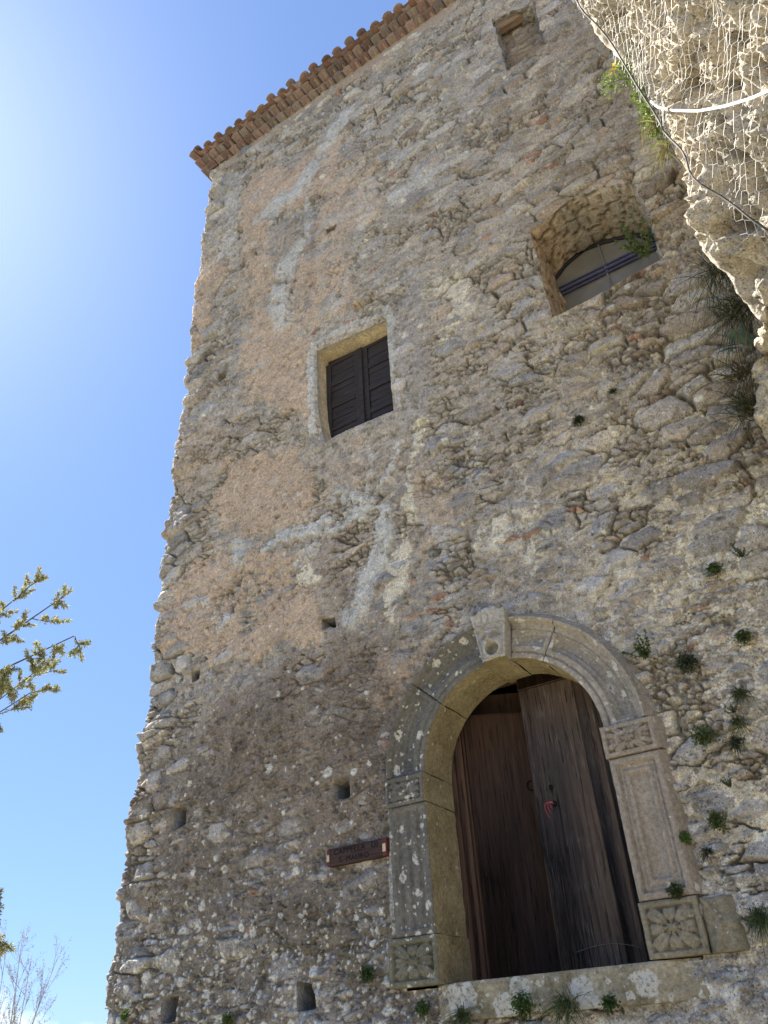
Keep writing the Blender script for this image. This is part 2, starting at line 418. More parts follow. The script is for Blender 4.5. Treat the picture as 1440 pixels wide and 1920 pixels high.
M_DARK_PLASTER = plain_mat('dim_interior_plaster', (0.10, 0.085, 0.07), 0.95, 0, 0.3, 6)

# ------------------------------------------------------------------ the chapel
X0, XR, ZT = -5.76, 2.6, 13.36
chapel = empty('stone_chapel', (-2.0, 0, 0),
               'tall rubble stone chapel with tiled eaves and an arched carved doorway', 'building')

DOOR_CX, DOOR_R, SPRING, DOOR_Z = -2.09, 0.66, 3.285, 1.985
def arch_poly(cx, r, zs, zb, n=40):
    p = [(cx - r, zb), (cx + r, zb)]
    p += [(cx + r * math.cos(math.pi * k / n), zs + r * math.sin(math.pi * k / n)) for k in range(n + 1)]
    return p
HOLE_DOOR = arch_poly(DOOR_CX, 0.925, SPRING, 1.975)
HOLE_WIN = [wp(612, 828), wp(738, 770), wp(731, 690), wp(724, 600), wp(594, 658), wp(595, 720), wp(597, 770), wp(604, 812)]
HOLE_ARCH = rough_poly([wp(1036, 598), wp(1242, 484), wp(1225, 428), wp(1205, 375), wp(1193, 349), wp(1180, 342), wp(1134, 351),
             wp(1086, 364), wp(1052, 386), wp(1027, 408), wp(994, 437), wp(1013, 505)], 0.045, 0.022, 5)
HOLE_TOP = rough_poly([wp(951, 135), wp(1024, 83), wp(1012, 48), wp(999, 9), wp(960, 20), wp(922, 36), wp(936, 84)], 0.06, 0.03, 9)
HOLES = [(618, 1168, .15, .12), (368, 1268, .13, .12), (340, 1532, .15, .16), (638, 1482, .13, .15), (318, 1892, .17, .16), (573, 1872, .15, .17),
         (418, 704, .14, .14), (622, 431, .13, .12), (432, 549, .22, .09), (682, 570, .22, .11)]
PUTLOGS = []
for (hx, hy, hw, hh) in HOLES:
    if hw > .2: continue
    cx, cz = wp(hx, hy); rq = random.Random(int(hx)); j = lambda: rq.uniform(-.022, .022)
    PUTLOGS.append(rough_poly([(cx - hw / 2 + j(), cz - hh / 2 + j()), (cx + hw / 2 + j(), cz - hh / 2 + j()), (cx + hw / 2 + j(), cz + hh / 2 + j()), (cx - hw / 2 + j(), cz + hh / 2 + j())], .02, .02, int(hx)))
OPENINGS = [HOLE_DOOR, HOLE_WIN, HOLE_ARCH, HOLE_TOP] + PUTLOGS

def grow(vals, start, step, fac, end):
    out = [start]
    while out[-1] < end: out.append(out[-1] + step); step *= fac
    return out
side = [-q for q in grow([], 0.0, 0.011, 1.035, 7.5)][::-1]
front = list(np.arange(0.007, XR - X0, 0.007))
U = np.array(side + front, np.float64)
zs = [0.0]; 
while zs[-1] < ZT:
    z = zs[-1]; zs.append(z + (0.05 if z < 1.4 else 0.0068 + 0.0080 * min(1, max(0, (z - 4) / 9))))
ZV = np.array(zs)
ug, zg = np.meshgrid(U, ZV)
ug = ug.astype(np.float32); zg = zg.astype(np.float32)
xg = ug + X0                                   # survey x on the front
n_big = fbm(xg * 0.55, zg * 0.55, 11, 3); n_mid = fbm(xg * 1.7, zg * 1.7, 23, 4); n_fine = fbm(xg * 16, zg * 16, 41, 4, 0.6)
n_peb = fbm(xg * 34, zg * 34, 71, 3, 0.6); n_str = fbm(xg * 5.0, zg * 0.6, 87, 3)

def blobpoly(px, soft=0.08, warp=0.10):
    sdv = poly_sd(xg + wx * warp * 2.2, zg + wz * warp * 2.2, [wp(*q) for q in px]) + 0.16 * n_mid + 0.11 * n_fine
    return sstep(soft * .6, -soft * .6, sdv)
def stroke(px, w, soft=0.5, warp=0.06):
    d = seg_dist(xg + wx * warp * 1.5, zg + wz * warp * 1.5, [wp(*q) for q in px]) + (0.10 * n_mid + 0.055 * n_fine + 0.03 * n_peb) * min(1, w / .09) * (0.25 if warp < .04 else 1)
    return sstep(w, w * soft, d)
wx = fbm(xg * 3.2, zg * 3.2, 301, 4, 0.6); wz = fbm(xg * 3.2, zg * 3.2, 331, 4, 0.6)
# --- what kind of surface each bit of wall is
def lerp_region(x, z):
    right = sstep(-1.75, -0.2, x + 0.5 * n_big + 0.2 * n_mid) * sstep(9.6, 7.2, z + 0.4 * n_mid)
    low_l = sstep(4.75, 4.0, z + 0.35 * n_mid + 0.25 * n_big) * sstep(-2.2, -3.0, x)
    top = sstep(9.0, 11.0, z + 0.9 * n_big + 0.5 * n_mid + 0.9 * (x + 3.3))
    return right, low_l, top
RIGHT, LOWL, TOP = lerp_region(xg, zg)
RLOW = RIGHT * sstep(5.4, 4.3, zg + .5 * n_mid)
BASE = sstep(2.75, 2.15, zg + 0.25 * n_mid)
TAN = sstep(-.85, -.25, n_mid + .7 * n_fine) * np.maximum.reduce([
    blobpoly([(470, 330), (560, 300), (640, 240), (650, 330), (560, 400), (500, 400), (500, 470), (520, 560), (560, 620), (592, 640), (592, 800), (500, 760), (450, 700), (470, 560), (455, 430)]),
    blobpoly([(372, 470), (420, 470), (430, 520), (400, 560), (400, 600), (370, 640), (345, 720), (350, 600), (362, 520)]),
    blobpoly([(430, 850), (560, 830), (600, 900), (580, 980), (500, 1010), (440, 1000), (400, 960)]),
    blobpoly([(400, 1020), (560, 1050), (600, 1150), (600, 1200), (480, 1220), (380, 1230), (300, 1230), (320, 1120), (360, 1050)]),
    blobpoly([(600, 380), (650, 330), (700, 300), (720, 380), (650, 440), (600, 450)]) * 0.8,
    blobpoly([(540, 540), (560, 480), (640, 460), (680, 560), (640, 600), (560, 620)]) * 0.85,
    blobpoly([(720, 1230), (800, 1220), (790, 1260), (740, 1340), (715, 1290)]) * 0.8,
    blobpoly([(330, 760), (420, 780), (420, 880), (330, 960), (310, 1010), (318, 880)]) * 0.45,
    blobpoly([(600, 860), (720, 840), (720, 960), (620, 950)]) * 0.3,
    blobpoly([(780, 880), (840, 860), (850, 1000), (790, 1060), (770, 980)]) * 0.6])
BROWN = np.maximum(blobpoly([(420, 1240), (740, 1200), (740, 1540), (640, 1580), (430, 1500), (380, 1400)], 0.25, 0.2),
                   blobpoly([(560, 1000), (700, 1000), (680, 1150), (600, 1160)], 0.2, 0.15) * 0.8)
GREYM = np.maximum.reduce([
    stroke([(640, 215), (625, 255), (600, 290), (585, 325), (560, 360), (520, 385), (505, 402)], 0.21, .35, .14) * .95,
    stroke([(583, 320), (580, 380), (578, 437)], 0.09, .3, .08) * .8,
    stroke([(565, 455), (540, 490), (528, 530), (520, 580), (535, 612)], 0.15, .4, .1) * .95,
    stroke([(505, 1030), (545, 1010), (580, 995), (640, 985), (690, 955)], 0.105, .6),
    stroke([(725, 960), (715, 1050), (690, 1100), (665, 1165)], 0.13, 0.5), stroke([(700, 850), (692, 940)], .09, .3), stroke([(745, 830), (720, 900), (700, 950)], .07, .4),
    stroke([(600, 432), (640, 412), (690, 395)], 0.12, .2, .15) * .5,
    stroke([(672, 420), (668, 480), (652, 520), (645, 580)], 0.10, .2, .15) * .5,
    stroke([(740, 370), (800, 330), (860, 300)], 0.14, 0.3) * 0.8,
    stroke([(690, 350), (760, 290), (860, 220)], 0.12, 0.3) * 0.5,
    stroke([(592, 650), (589, 720), (590, 812)], 0.06, 0.6, 0.05), stroke([(596, 645), (728, 585)], 0.06, 0.5, 0.07) * .7, stroke([(733, 590), (740, 680), (750, 765)], 0.05, 0.5, 0.07) * .7,
    stroke([(455, 1015), (455, 1050)], 0.10), stroke([(640, 930), (690, 935), (700, 960)], 0.09, 0.4),
    stroke([(430, 1160), (420, 1175)], 0.08), stroke([(745, 1440), (742, 1600), (748, 1740)], 0.06, 0.5, 0.02) * 0.9,
    stroke([(400, 335), (445, 330), (430, 400), (425, 470)], 0.22, 0.3) * 0.6])
GREYM = GREYM * sstep(-.75, -.25, n_mid + .7 * n_fine)
CREAM = np.maximum.reduce([
    stroke([(770, 960), (758, 1020), (745, 1080), (735, 1160)], 0.10, 0.5), stroke([(585, 1072), (590, 1082)], 0.11, 0.6),
    stroke([(790, 790), (770, 870), (767, 960)], 0.085, 0.4), stroke([(765, 880), (763, 890)], 0.06),
    blobpoly([(850, 1080), (900, 990), (960, 880), (1040, 900), (1040, 980), (1010, 1090), (930, 1115)], 0.2, 0.3) * sstep(-0.15, 0.2, n_mid + n_fine * 0.5),
    blobpoly([(740, 220), (830, 170), (850, 220), (760, 260)], 0.15, 0.2) * 0.5,
    blobpoly([(770, 560), (860, 500), (870, 640), (800, 720)], 0.2, 0.25) * sstep(0.0, 0.3, n_mid + n_fine * 0.4)])
CEMENT = np.maximum(stroke([(775, 560), (770, 660), (790, 760)], 0.30, 0.3, 0.1), stroke([(600, 830), (700, 800), (760, 790)], 0.16, 0.4, 0.08) * 0.8)

# --- stones: big cells, some of them broken up into small flat ones
def warped(a1, f1, a2, f2, s):
    return (xg + a1 * fbm(xg * f1, zg * f1, s, 2) + a2 * fbm(xg * f2, zg * f2, s + 5, 3),
            zg + 0.6 * a1 * fbm(xg * f1, zg * f1, s + 9, 2) + 0.6 * a2 * fbm(xg * f2, zg * f2, s + 13, 3))
WX, WZ = warped(0.07, 2.3, 0.022, 13, 101)
bi, bj, ox, oz, e1 = worley(WX, WZ, 0.33, 0.150, 500)
WX2, WZ2 = warped(0.05, 3.7, 0.014, 19, 151)
si, sj, ox2, oz2, e2 = worley(WX2, WZ2, 0.170, 0.060, 900)
WX3, WZ3 = warped(0.03, 5.0, 0.010, 25, 171)
ti, tj, ox3, oz3, e3 = worley(WX3, WZ3, 0.085, 0.048, 1300)
corner = sstep(0.62, 0.30, np.abs(ug))
frac_small = np.clip(0.62 - 0.22 * RIGHT - 0.22 * TOP - 0.50 * corner + 0.05 * LOWL, 0, 1)
small = hsh(bi, bj, 77) < frac_small
tiny = small & (hsh(si, sj, 78) < np.where(RIGHT > 0.4, 0.55, 0.30))
r1 = lambda s: np.where(tiny, hsh(ti, tj, s + 600), np.where(small, hsh(si, sj, s + 300), hsh(bi, bj, s)))
OX = np.where(tiny, ox3, np.where(small, ox2, ox)); OZ = np.where(tiny, oz3, np.where(small, oz2, oz))
E = np.where(tiny, np.minimum(np.minimum(e2, e1), e3), np.where(small, np.minimum(e2, e1), e1))
wid = np.where(tiny, 0.008, np.where(small, 0.011, 0.020))
relief = np.where(tiny, 0.022, np.where(small, 0.030, 0.044)) * (0.62 + 0.66 * RIGHT + 0.05 * TOP + 0.22 * corner)
tilt_x = (r1(1) - 0.5) * 0.26; tilt_z = (r1(2) - 0.60) * np.where(small, 0.75, 0.45)
hs = (r1(3) - 0.5) * np.where(small, 0.026, 0.040) + tilt_x * OX + tilt_z * OZ
hs = hs + relief * (np.clip(E / wid, 0, 1) ** 0.55 - 0.55)
hw_ = np.where(tiny, .030, np.where(small, .062, .115)); hz_ = np.where(tiny, .018, np.where(small, .024, .058))
for q in range(3):                                # broken faces: each stone has a few planes knocked off it
    an = r1(51 + q) * 6.2832
    dq = np.cos(an) * OX / hw_ + np.sin(an) * OZ / hz_
    hs = hs - np.maximum(0, dq - (.15 + .6 * r1(55 + q))) * (.010 + .022 * r1(59 + q)) * np.where(small, .75, 1.35)
lay = fbm(xg * 5 + 3 * wx, zg * 34, 63, 3, .6); hs = hs + 0.007 * lay * (0.6 + 0.7 * TOP) + 0.006 * np.abs(fbm(xg * 13, zg * 19, 64, 3, .6))
ci, cj, cx_, cz_, ce = worley(xg + .012 * n_fine, zg + .012 * n_peb, 0.045, 0.036, 1700)
crumb = (np.sqrt(sstep(0, .009, ce)) - .6) * .010 + (hsh(ci, cj, 5) - .5) * .013
hs = hs + 0.007 * n_fine + 0.0035 * n_peb + 0.010 * fbm(xg * 7, zg * 11, 61, 3) 
crack = np.abs(fbm(xg * 6, zg * 22, 67, 3)); hs = hs - 0.008 * sstep(0.06, 0.0, crack) * (0.4 + TOP)
# --- mortar and render lying in and over the joints
mort = -0.012 + 0.022 * n_mid + 0.010 * n_fine + 0.012 * n_big
mort = mort - 0.014 * RIGHT + 0.028 * RLOW + 0.008 * (1 - RIGHT) - 0.006 * TOP + 0.010 * LOWL - 0.006 * corner
mort = mort + 0.026 * TAN + 0.022 * GREYM + 0.014 * BROWN + 0.014 * CREAM + 0.024 * CEMENT
mort = mort + crumb * (0.40 + 0.45 * RIGHT + .75 * RLOW + .35 * LOWL - .15 * TOP) + n_peb * np.where(LOWL > 0.5, 0.0075, 0.0045) + 0.007 * np.where(BROWN + CEMENT > 0.5, np.abs(n_fine), 0)
k_s = 0.006
dlt = hs - mort
H = np.maximum(hs, mort) + k_s * np.exp(-np.abs(dlt) / k_s) * 0.3
gapn = fbm(xg * 2.1, zg * 2.6, 611, 3, .6) + .35 * (r1(41) - .5)
below = sstep(.004, -.02, OZ)                                    # mostly under the stones
gap = sstep(np.where(small, .0075, .0105), .002, E) * sstep(.02, .16, gapn + .22 * RIGHT + .10 * TOP + .10 * corner - .17 + .20 * below - .30 * RLOW)
gap = gap * (1 - .85 * np.clip(TAN + GREYM + CEMENT, 0, 1)) * (1 - .75 * LOWL * (1 - .4 * corner))
H = H - gap * np.where(small, .045, .070)
pock = sstep(.30, .46, fbm(xg * 15, zg * 19, 631, 3, .6)); H = H - .018 * pock * (1 - .5 * TAN) * (1 - .6 * TOP)
MM = sstep(0.002, -0.003, dlt + 0.003 * n_peb)          # 1 where mortar shows
H = H + 0.030 * n_big * 0.6 + 0.012 * fbm(xg * 1.1, zg * 1.1, 55, 2)
H = H + corner * ((vnoise(zg * 3.1, zg * 0 + 3, 91) - 0.5) * 0.045 + (hsh(np.floor(zg / 0.17 + 0.8 * n_big), np.floor(zg * 0), 93) - 0.5) * 0.035)
H = H + BASE * 0.02 * fbm(xg * 3, zg * 4, 97, 3)
# --- shallow slots
for (hx, hy, hw, hh) in HOLES:
    cx, cz = wp(hx, hy)
    dd = np.maximum(np.abs(xg + 0.02 * wx - cx) - hw / 2, np.abs(zg + 0.02 * wz - cz) - hh / 2)
    if hw > 0.2: H = H - 0.10 * sstep(0.012, -0.012, dd)
# --- openings: keep the arris tidy, then cut
sdo = np.full(xg.shape, 9.0, np.float32)
for P_ in OPENINGS:
    xs = [p[0] for p in P_]; zz = [p[1] for p in P_]
    m = (xg > min(xs) - .3) & (xg < max(xs) + .3) & (zg > min(zz) - .3) & (zg < max(zz) + .3)
    v = sdo[m]; sdo[m] = np.minimum(v, poly_sd(xg[m], zg[m], P_))
H = H * sstep(-0.004, 0.022, sdo) 
# --- wall colours (the materials themselves)
def pal(r, P_):
    P_ = np.array(P_, np.float32); k = np.clip((r * len(P_)).astype(int), 0, len(P_) - 1); return P_[k]
PAL_GREY = [(.245, .235, .225), (.285, .275, .260), (.225, .228, .238), (.33, .315, .285), (.27, .235, .20), (.36, .34, .30), (.215, .195, .175), (.30, .265, .225)]
PAL_WARM = [(.36, .30, .225), (.31, .265, .21), (.40, .35, .27), (.285, .25, .215), (.34, .265, .19), (.265, .215, .17), (.43, .385, .31), (.33, .29, .24)]
rr = r1(20)
sg = pal(rr, PAL_GREY); sw = pal(rr, PAL_WARM)
warm = np.clip(0.20 + 0.65 * RIGHT + 0.30 * TAN + 0.35 * n_big + 0.25 * sstep(-1.8, 0.3, xg) * TOP, 0, 1)[..., None]
stone = sg * (1 - warm) + sw * warm
red = (r1(33) < np.where(small, 0.014, 0.0))[..., None]
stone = np.where(red, np.array([.30, .19, .145]), stone)
stone = stone * (0.78 + 0.50 * r1(21))[..., None]
L3 = lambda c: np.array(c, np.float32)
def put(base, w, c): return base * (1 - w[..., None]) + L3(c) * w[..., None]
mcol = np.zeros(xg.shape + (3,), np.float32) + L3((.315, .275, .22))
mcol = put(mcol, RIGHT, (.50, .43, .30))
mcol = put(mcol, RLOW * .8, (.56, .50, .395))
crc = hsh(ci, cj, 9)[..., None]; mcol = mcol * (0.80 + 0.42 * crc)
mcol = put(mcol, np.clip(TOP, 0, 1) * 0.8, (.335, .305, .26))
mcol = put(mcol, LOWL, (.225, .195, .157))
mcol = put(mcol, TAN, (.405, .312, .226))
mcol = put(mcol, np.clip(BROWN, 0, 1) * 0.75, (.240, .198, .157))
mcol = put(mcol, CEMENT * 0.85, (.29, .265, .235))
mcol = put(mcol, GREYM, (.42, .41, .375))
mcol = put(mcol, CREAM, (.52, .475, .375))
C = stone * (1 - MM[..., None]) + mcol * MM[..., None]
# thin washes of render over the stones
wash = np.clip(0.55 * TAN + 0.25 * BROWN, 0, 1) * sstep(-0.25, 0.35, n_mid + 0.7 * n_fine)
C = put(C, wash * (1 - MM) , (.355, .285, .215))
C = put(C, 0.85 * GREYM * (1 - MM), (.39, .38, .35))
# grey weathering streaks, dark crust low on the left, mottling
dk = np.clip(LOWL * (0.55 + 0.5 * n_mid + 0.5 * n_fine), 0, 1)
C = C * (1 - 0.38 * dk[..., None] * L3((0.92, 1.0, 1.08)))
crust = sstep(0.10, 0.55, n_mid * 0.8 + n_fine * 0.55 + n_str * 0.4) * (0.35 + 0.35 * BROWN + 0.2 * TAN) * (1 - 0.7 * RIGHT) * (1 - GREYM)
C = C * (1 - 0.42 * crust[..., None])
C = C * (1 + 0.16 * n_str[..., None]) * (1 + 0.10 * n_big[..., None])
moss = sstep(0.15, 0.5, n_mid + 0.4 * n_fine) * BASE * 0.55
C = put(C, moss, (.115, .105, .060))
# pale lichen rosettes
for (a_, sd_, th, dens) in ((0.13, 2100, 0.30, 0.50), (0.055, 2300, 0.30, 0.42), (0.028, 2500, 0.32, 0.30)):
    li, lj, lx, lz, le = worley(xg + 0.02 * wx + 0.012 * n_fine, zg + 0.02 * wz + 0.012 * n_peb, a_, a_, sd_, 0.8)
    rad = a_ * th * (0.45 + 0.8 * hsh(li, lj, sd_ + 3)) 
    hasl = hsh(li, lj, sd_ + 4) < dens * np.clip(BASE * 1.0 + 0.25 * LOWL * sstep(4.2, 2.4, zg) + 0.22 * RIGHT * sstep(6.0, 3, zg) + 0.03, 0, 1)
    lm = sstep(rad, rad * 0.75, np.hypot(lx, lz) * (1 + 0.5 * n_peb)) * hasl * sstep(-0.75, -0.25, n_peb + n_fine)
    C = put(C, lm * 0.85, (.53, .51, .44) if a_ > .1 else (.50, .49, .44)); H = H + 0.003 * lm
C = C * (1 - .38 * np.clip(gap + .5 * pock, 0, 1)[..., None])      # open joints and pocks darker than the faces
C = np.clip(C * L3((1.39, 1.42, 1.48)), 0.02, 0.85)
# --- lift the sheet into space, round the corner
rc = 0.05
ang = np.clip((ug + rc) / (2 * rc), 0, 1) * (math.pi / 2)
bxp = np.where(ug > rc, X0 + ug, np.where(ug < -rc, X0, X0 + rc - rc * np.cos(ang)))
byp = np.where(ug > rc, 0, np.where(ug < -rc, -ug, rc - rc * np.sin(ang)))
nx_ = -np.cos(ang); ny_ = -np.sin(ang)
V = np.stack([bxp + nx_ * H, byp + ny_ * H, zg + 0 * H], -1).astype(np.float32)
nr, nc = xg.shape
inside = (sdo < 0)
Fc = grid_faces(nr, nc)
keep = ~inside.ravel()[Fc].all(1)
Fc = Fc[keep]
used = np.zeros(nr * nc, bool); used[Fc.ravel()] = True
snap = np.where(used & inside.ravel())[0]
Vf = V.reshape(-1, 3)
for P_ in OPENINGS:                              # cut edges run along the opening's own outline
    pts = np.array(P_ + [P_[0]])
    xs, zz = Vf[snap, 0], Vf[snap, 2]
    bd = np.full(len(snap), 0.03); bxx = xs.copy(); bzz = zz.copy()
    for a, b in zip(pts[:-1], pts[1:]):
        d = b - a; t = np.clip(((xs - a[0]) * d[0] + (zz - a[1]) * d[1]) / (d @ d + 1e-12), 0, 1)
        qx = a[0] + t * d[0]; qz = a[1] + t * d[1]; dd = np.hypot(xs - qx, zz - qz)
        m = dd < bd; bd[m] = dd[m]; bxx[m] = qx[m]; bzz[m] = qz[m]
    Vf[snap, 0] = bxx; Vf[snap, 2] = bzz
remap = np.cumsum(used) - 1
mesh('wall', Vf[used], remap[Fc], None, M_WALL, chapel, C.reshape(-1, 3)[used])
# the far walls of the block, plain
mb = MB()
mb.box(X0 + .02, XR, 7.4, 7.5, 0, ZT); mb.box(XR - .02, XR + .08, -0.05, 7.5, 0, ZT)
o = mb.build('rear_wall', plain_mat('rear_render', (.3, .26, .2), 0.95, 0, 0.3, 4, 0.01), chapel, False)

# --- reveals: the outline taken back into the wall
def reveal(name, P_, depth, mat, colf, amp=0.012, splay=0.0, seed=3, nz=26, stones=None, parent=chapel):
    P_ = np.array(rough_poly(P_, 0.02, 0.0, 1)); n = len(P_)
    c = P_.mean(0)
    d1 = np.roll(P_, -1, 0) - np.roll(P_, 1, 0)
    nrm = np.stack([d1[:, 1], -d1[:, 0]], -1); nrm /= (np.linalg.norm(nrm, axis=1, keepdims=True) + 1e-9)
    s = np.concatenate([[0], np.cumsum(np.linalg.norm(np.diff(P_, axis=0), axis=1))])
    per = s[-1]
    T = np.linspace(0, 1, nz)
    S, TT = np.meshgrid(s, T * depth)
    Q = P_[None] + (c - P_)[None] * (splay * T[:, None, None])
    h = amp * fbm(S * 8, TT * 8, seed, 4, 0.6)
    if stones:
        a_, b_ = stones
        i_, j_, oxx, ozz, ee = worley(TT + 0.03 * fbm(S * 5, TT * 5, seed + 3), S + 0.02 * fbm(S * 5, TT * 5, seed + 4), a_, b_, seed + 10)
        h = h + 0.042 * (np.clip(ee / .011, 0, 1) ** .5 - 0.7) + (hsh(i_, j_, 5) - .5) * 0.025
        rnd = hsh(i_, j_, 6); je = sstep(0.012, 0.0, ee)
    else:
        rnd = vnoise(S * 5, TT * 5, 8); je = 0 * S
    fade = sstep(0, 0.08, T)[:, None]
    h = h * fade
    VV = np.stack([Q[..., 0] - nrm[None, :, 0] * h, np.broadcast_to((T * depth)[:, None], h.shape), Q[..., 1] - nrm[None, :, 1] * h], -1)
    col = colf(Q[..., 0], Q[..., 1], TT, rnd, je)
    a = (np.arange(nz - 1)[:, None] * n + np.arange(n)[None]); b = (np.arange(nz - 1)[:, None] * n + (np.arange(n)[None] + 1) % n)
    Fq = np.stack([a, b, b + n, a + n], -1).reshape(-1, 4)
    return mesh(name, VV.reshape(-1, 3), Fq, None, mat, parent, col.reshape(-1, 3))
def col_plaster(x, z, t, r, je):
    k = 0.85 + 0.3 * r; c = np.zeros(x.shape + (3,)) + np.array([.62, .52, .36]); c = c * k[..., None]
    g = sstep(0.10, 0.0, t); return c * (1 - g[..., None]) + np.array([.40, .37, .31]) * g[..., None]
def col_stone(x, z, t, r, je):
    c = (.5 * pal(r, PAL_WARM) + .5 * pal(r, PAL_GREY)) * 1.45
    f = sstep(-0.75, -1.05, x)[..., None]; c = c * (1 - .6 * f) + np.array([.62, .44, .27]) * .6 * f
    return c * (1 - je[..., None]) + np.array([.20, .16, .11]) * je[..., None]
def col_grey(x, z, t, r, je):
    c = pal(r, PAL_GREY); return c * (1 - je[..., None]) + np.array([.25, .22, .18]) * je[..., None]

win = empty('window', (-3.3, 0.3, 7.4)); win.parent = chapel; win.location = Vector((-3.3, 0.3, 7.4)) - chapel.location
bpy.context.view_layer.update()
def sub(o, parent):
    """child of an existing child: keep world place"""
    o.parent = parent; o.matrix_parent_inverse = Matrix.Identity(4)
    return o
def childmesh(mbuild, name, mat, parent, smooth=True, usecol=False):
    o = mbuild.build(name, mat, None, smooth, usecol)
    o.parent = parent
    w = Vector((0, 0, 0)); p = parent
    while p is not None: w += p.location; p = p.parent
    o.location = -w
    return o

reveal('plaster_reveal', HOLE_WIN, 0.23, M_REVEAL, col_plaster, 0.006, 0.0, 31)
def shutter_leaf(x0, x1, z0, z1, y):
    b = MB(); t = 0.045
    b.box(x0, x0 + 0.07, y, y + t, z0, z1); b.box(x1 - 0.07, x1, y, y + t, z0, z1)
    n = 4; hz = (z1 - z0) / n
    for k in range(n + 1):
        zc = z0 + k * hz
        b.box(x0 + 0.071, x1 - 0.071, y + 0.003, y + t - .002, max(z0, zc - 0.035), min(z1, zc + 0.035))
    for k in range(n):
        for q in range(3):
            w = (hz - 0.07) / 3
            b.box(x0 + 0.072, x1 - 0.072, y + 0.014 + 0.003 * ((k + q) % 2), y + t - 0.008, z0 + k * hz + 0.035 + q * w, z0 + k * hz + 0.035 + (q + 1) * w - 0.003, 0.003)
    return b
yw = 0.165
childmesh(shutter_leaf(-3.70, -3.25, 6.74, 8.0, yw), 'shutter', M_SHUT, win, False)
childmesh(shutter_leaf(-3.225, -2.78, 6.74, 8.0, yw + 0.006), 'shutter', M_SHUT, win, False)
b = MB(); b.box(-3.262, -3.212, yw - 0.02, yw - .001, 6.745, 7.99); childmesh(b, 'centre_stile', M_SHUT, win, False)
b = MB(); b.box(-3.80, -2.70, yw + 0.05, yw + 0.12, 6.68, 8.16); childmesh(b, 'shutter_frame', M_SHUT, win, False)

# arched window: deep stone reveal, dusty pane behind
reveal('stone_reveal', HOLE_ARCH, 0.66, M_REVEAL, col_stone, 0.010, 0.0, 41, 90, (0.23, 0.10))
win2 = empty('arched_window', (0, 0, 0)); win2.parent = chapel; win2.location = Vector((-0.6, 0.6, 7.6)) - chapel.location
def glass_mat():
    m, N, L, P = new_mat('dusty_window_pane')
    v = obj_coord(N, L); n = nnoise(N, L, v, 3.0, 5, 0.6); n2 = nnoise(N, L, obj_coord(N, L, (30, 1, 2)), 1.0, 4)
    c = nmix(N, L, nrange(N, L, n, 0.3, 0.7), (0.16, 0.16, 0.15), (0.25, 0.24, 0.215))
    c = nmix(N, L, nrange(N, L, n2, 0.5, 0.75, 0, 0.4), c, (0.2, 0.19, 0.17))
    L.new(c, P.inputs['Base Color']); L.new(nrange(N, L, n, 0.3, 0.7, 0.10, 0.22), P.inputs['Roughness'])
    P.inputs['Specular IOR Level'].default_value = 0.6
    return m
archp = [wp(1040, 536, .6), wp(1044, 522, .6), wp(1062, 498, .6), wp(1086, 477, .6), wp(1110, 463, .6), wp(1134, 454, .6), wp(1165, 446, .6), wp(1197, 440, .6), wp(1228, 450, .6)]
top_pts = [(x - 0.015, z + .0) for x, z in archp]
outl = [(-1.17, 6.95)] + top_pts + [(0.0, 7.78), (0.0, 6.95)]
V0 = np.array([[x, 0.605, z] for x, z in outl]); V1 = V0 + np.array([0, 0.015, 0]); n = len(outl)
b = MB(); cen = V0.mean(0); Vv = np.concatenate([V0, V1, [cen], [cen + np.array([0, .015, 0])]])
b.add(Vv, [[k, (k + 1) % n, n + (k + 1) % n, n + k] for k in range(n)],
      [[2 * n, (k + 1) % n, k] for k in range(n)] + [[2 * n + 1, n + k, n + (k + 1) % n] for k in range(n)])
childmesh(b, 'pane', glass_mat(), win2, False)
M_IRON = plain_mat('dark_window_frame', (0.025, 0.026, 0.032), 0.6, 0.0, 0.3, 30)
M_BLUE = plain_mat('blue_reflection_bar', (0.085, 0.09, 0.16), 0.5, 0.0, 0.3, 30)
b = MB(); pts = np.array([[x, 0.595, z] for x, z in outl[:-1]]); b.tube(pts, 0.022, 8); childmesh(b, 'frame', M_IRON, win2)
b = MB(); b.box(-1.15, -0.02, 0.565, 0.600, 7.845, 7.880); b.box(-1.15, -0.02, 0.57, 0.602, 7.907, 7.925); b.box(-1.15, -0.02, 0.57, 0.602, 7.80, 7.818)  # added bars imitate the blue band reflected in the pane
childmesh(b, 'reflection_band', M_BLUE, win2, False)
b = MB(); b.box(-0.635, -0.62, 0.58, 0.602, 6.96, 8.24); childmesh(b, 'flare_streak', plain_mat('grey_flare_streak', (.22, .22, .23), 0.5), win2, False)  # added thin strip imitates a pale flare ray across the pane

# blocked-up window near the top: recess, stone filling, old lintel beam
reveal('niche_reveal', HOLE_TOP, 0.24, M_REVEAL, col_grey, 0.02, 0.05, 51, 24, (0.14, 0.06))
gx, gz = np.meshgrid(np.linspace(-1.2, -0.2, 110), np.linspace(10.85, 12.6, 150))
i_, j_, oxx, ozz, ee = worley(gx + 0.02 * fbm(gx * 8, gz * 8, 3), gz + 0.012 * fbm(gx * 8, gz * 8, 4), 0.22, 0.085, 61)
hh = 0.035 * (np.sqrt(sstep(0, .02, ee)) - .6) + (hsh(i_, j_, 3) - .5) * .03 + .012 * fbm(gx * 14, gz * 14, 9)
cc = col_grey(gx, gz, gx, hsh(i_, j_, 9), sstep(.012, 0, ee)) * np.array([1.05, .95, .83])
mesh('niche_filling', np.stack([gx, 0.2 - hh, gz], -1).reshape(-1, 3), grid_faces(150, 110), None, M_REVEAL, chapel, cc.reshape(-1, 3))
pa = bp(928, 65, .10); pb = bp(999, 32, .10); pc = bp(928, 46, .10)
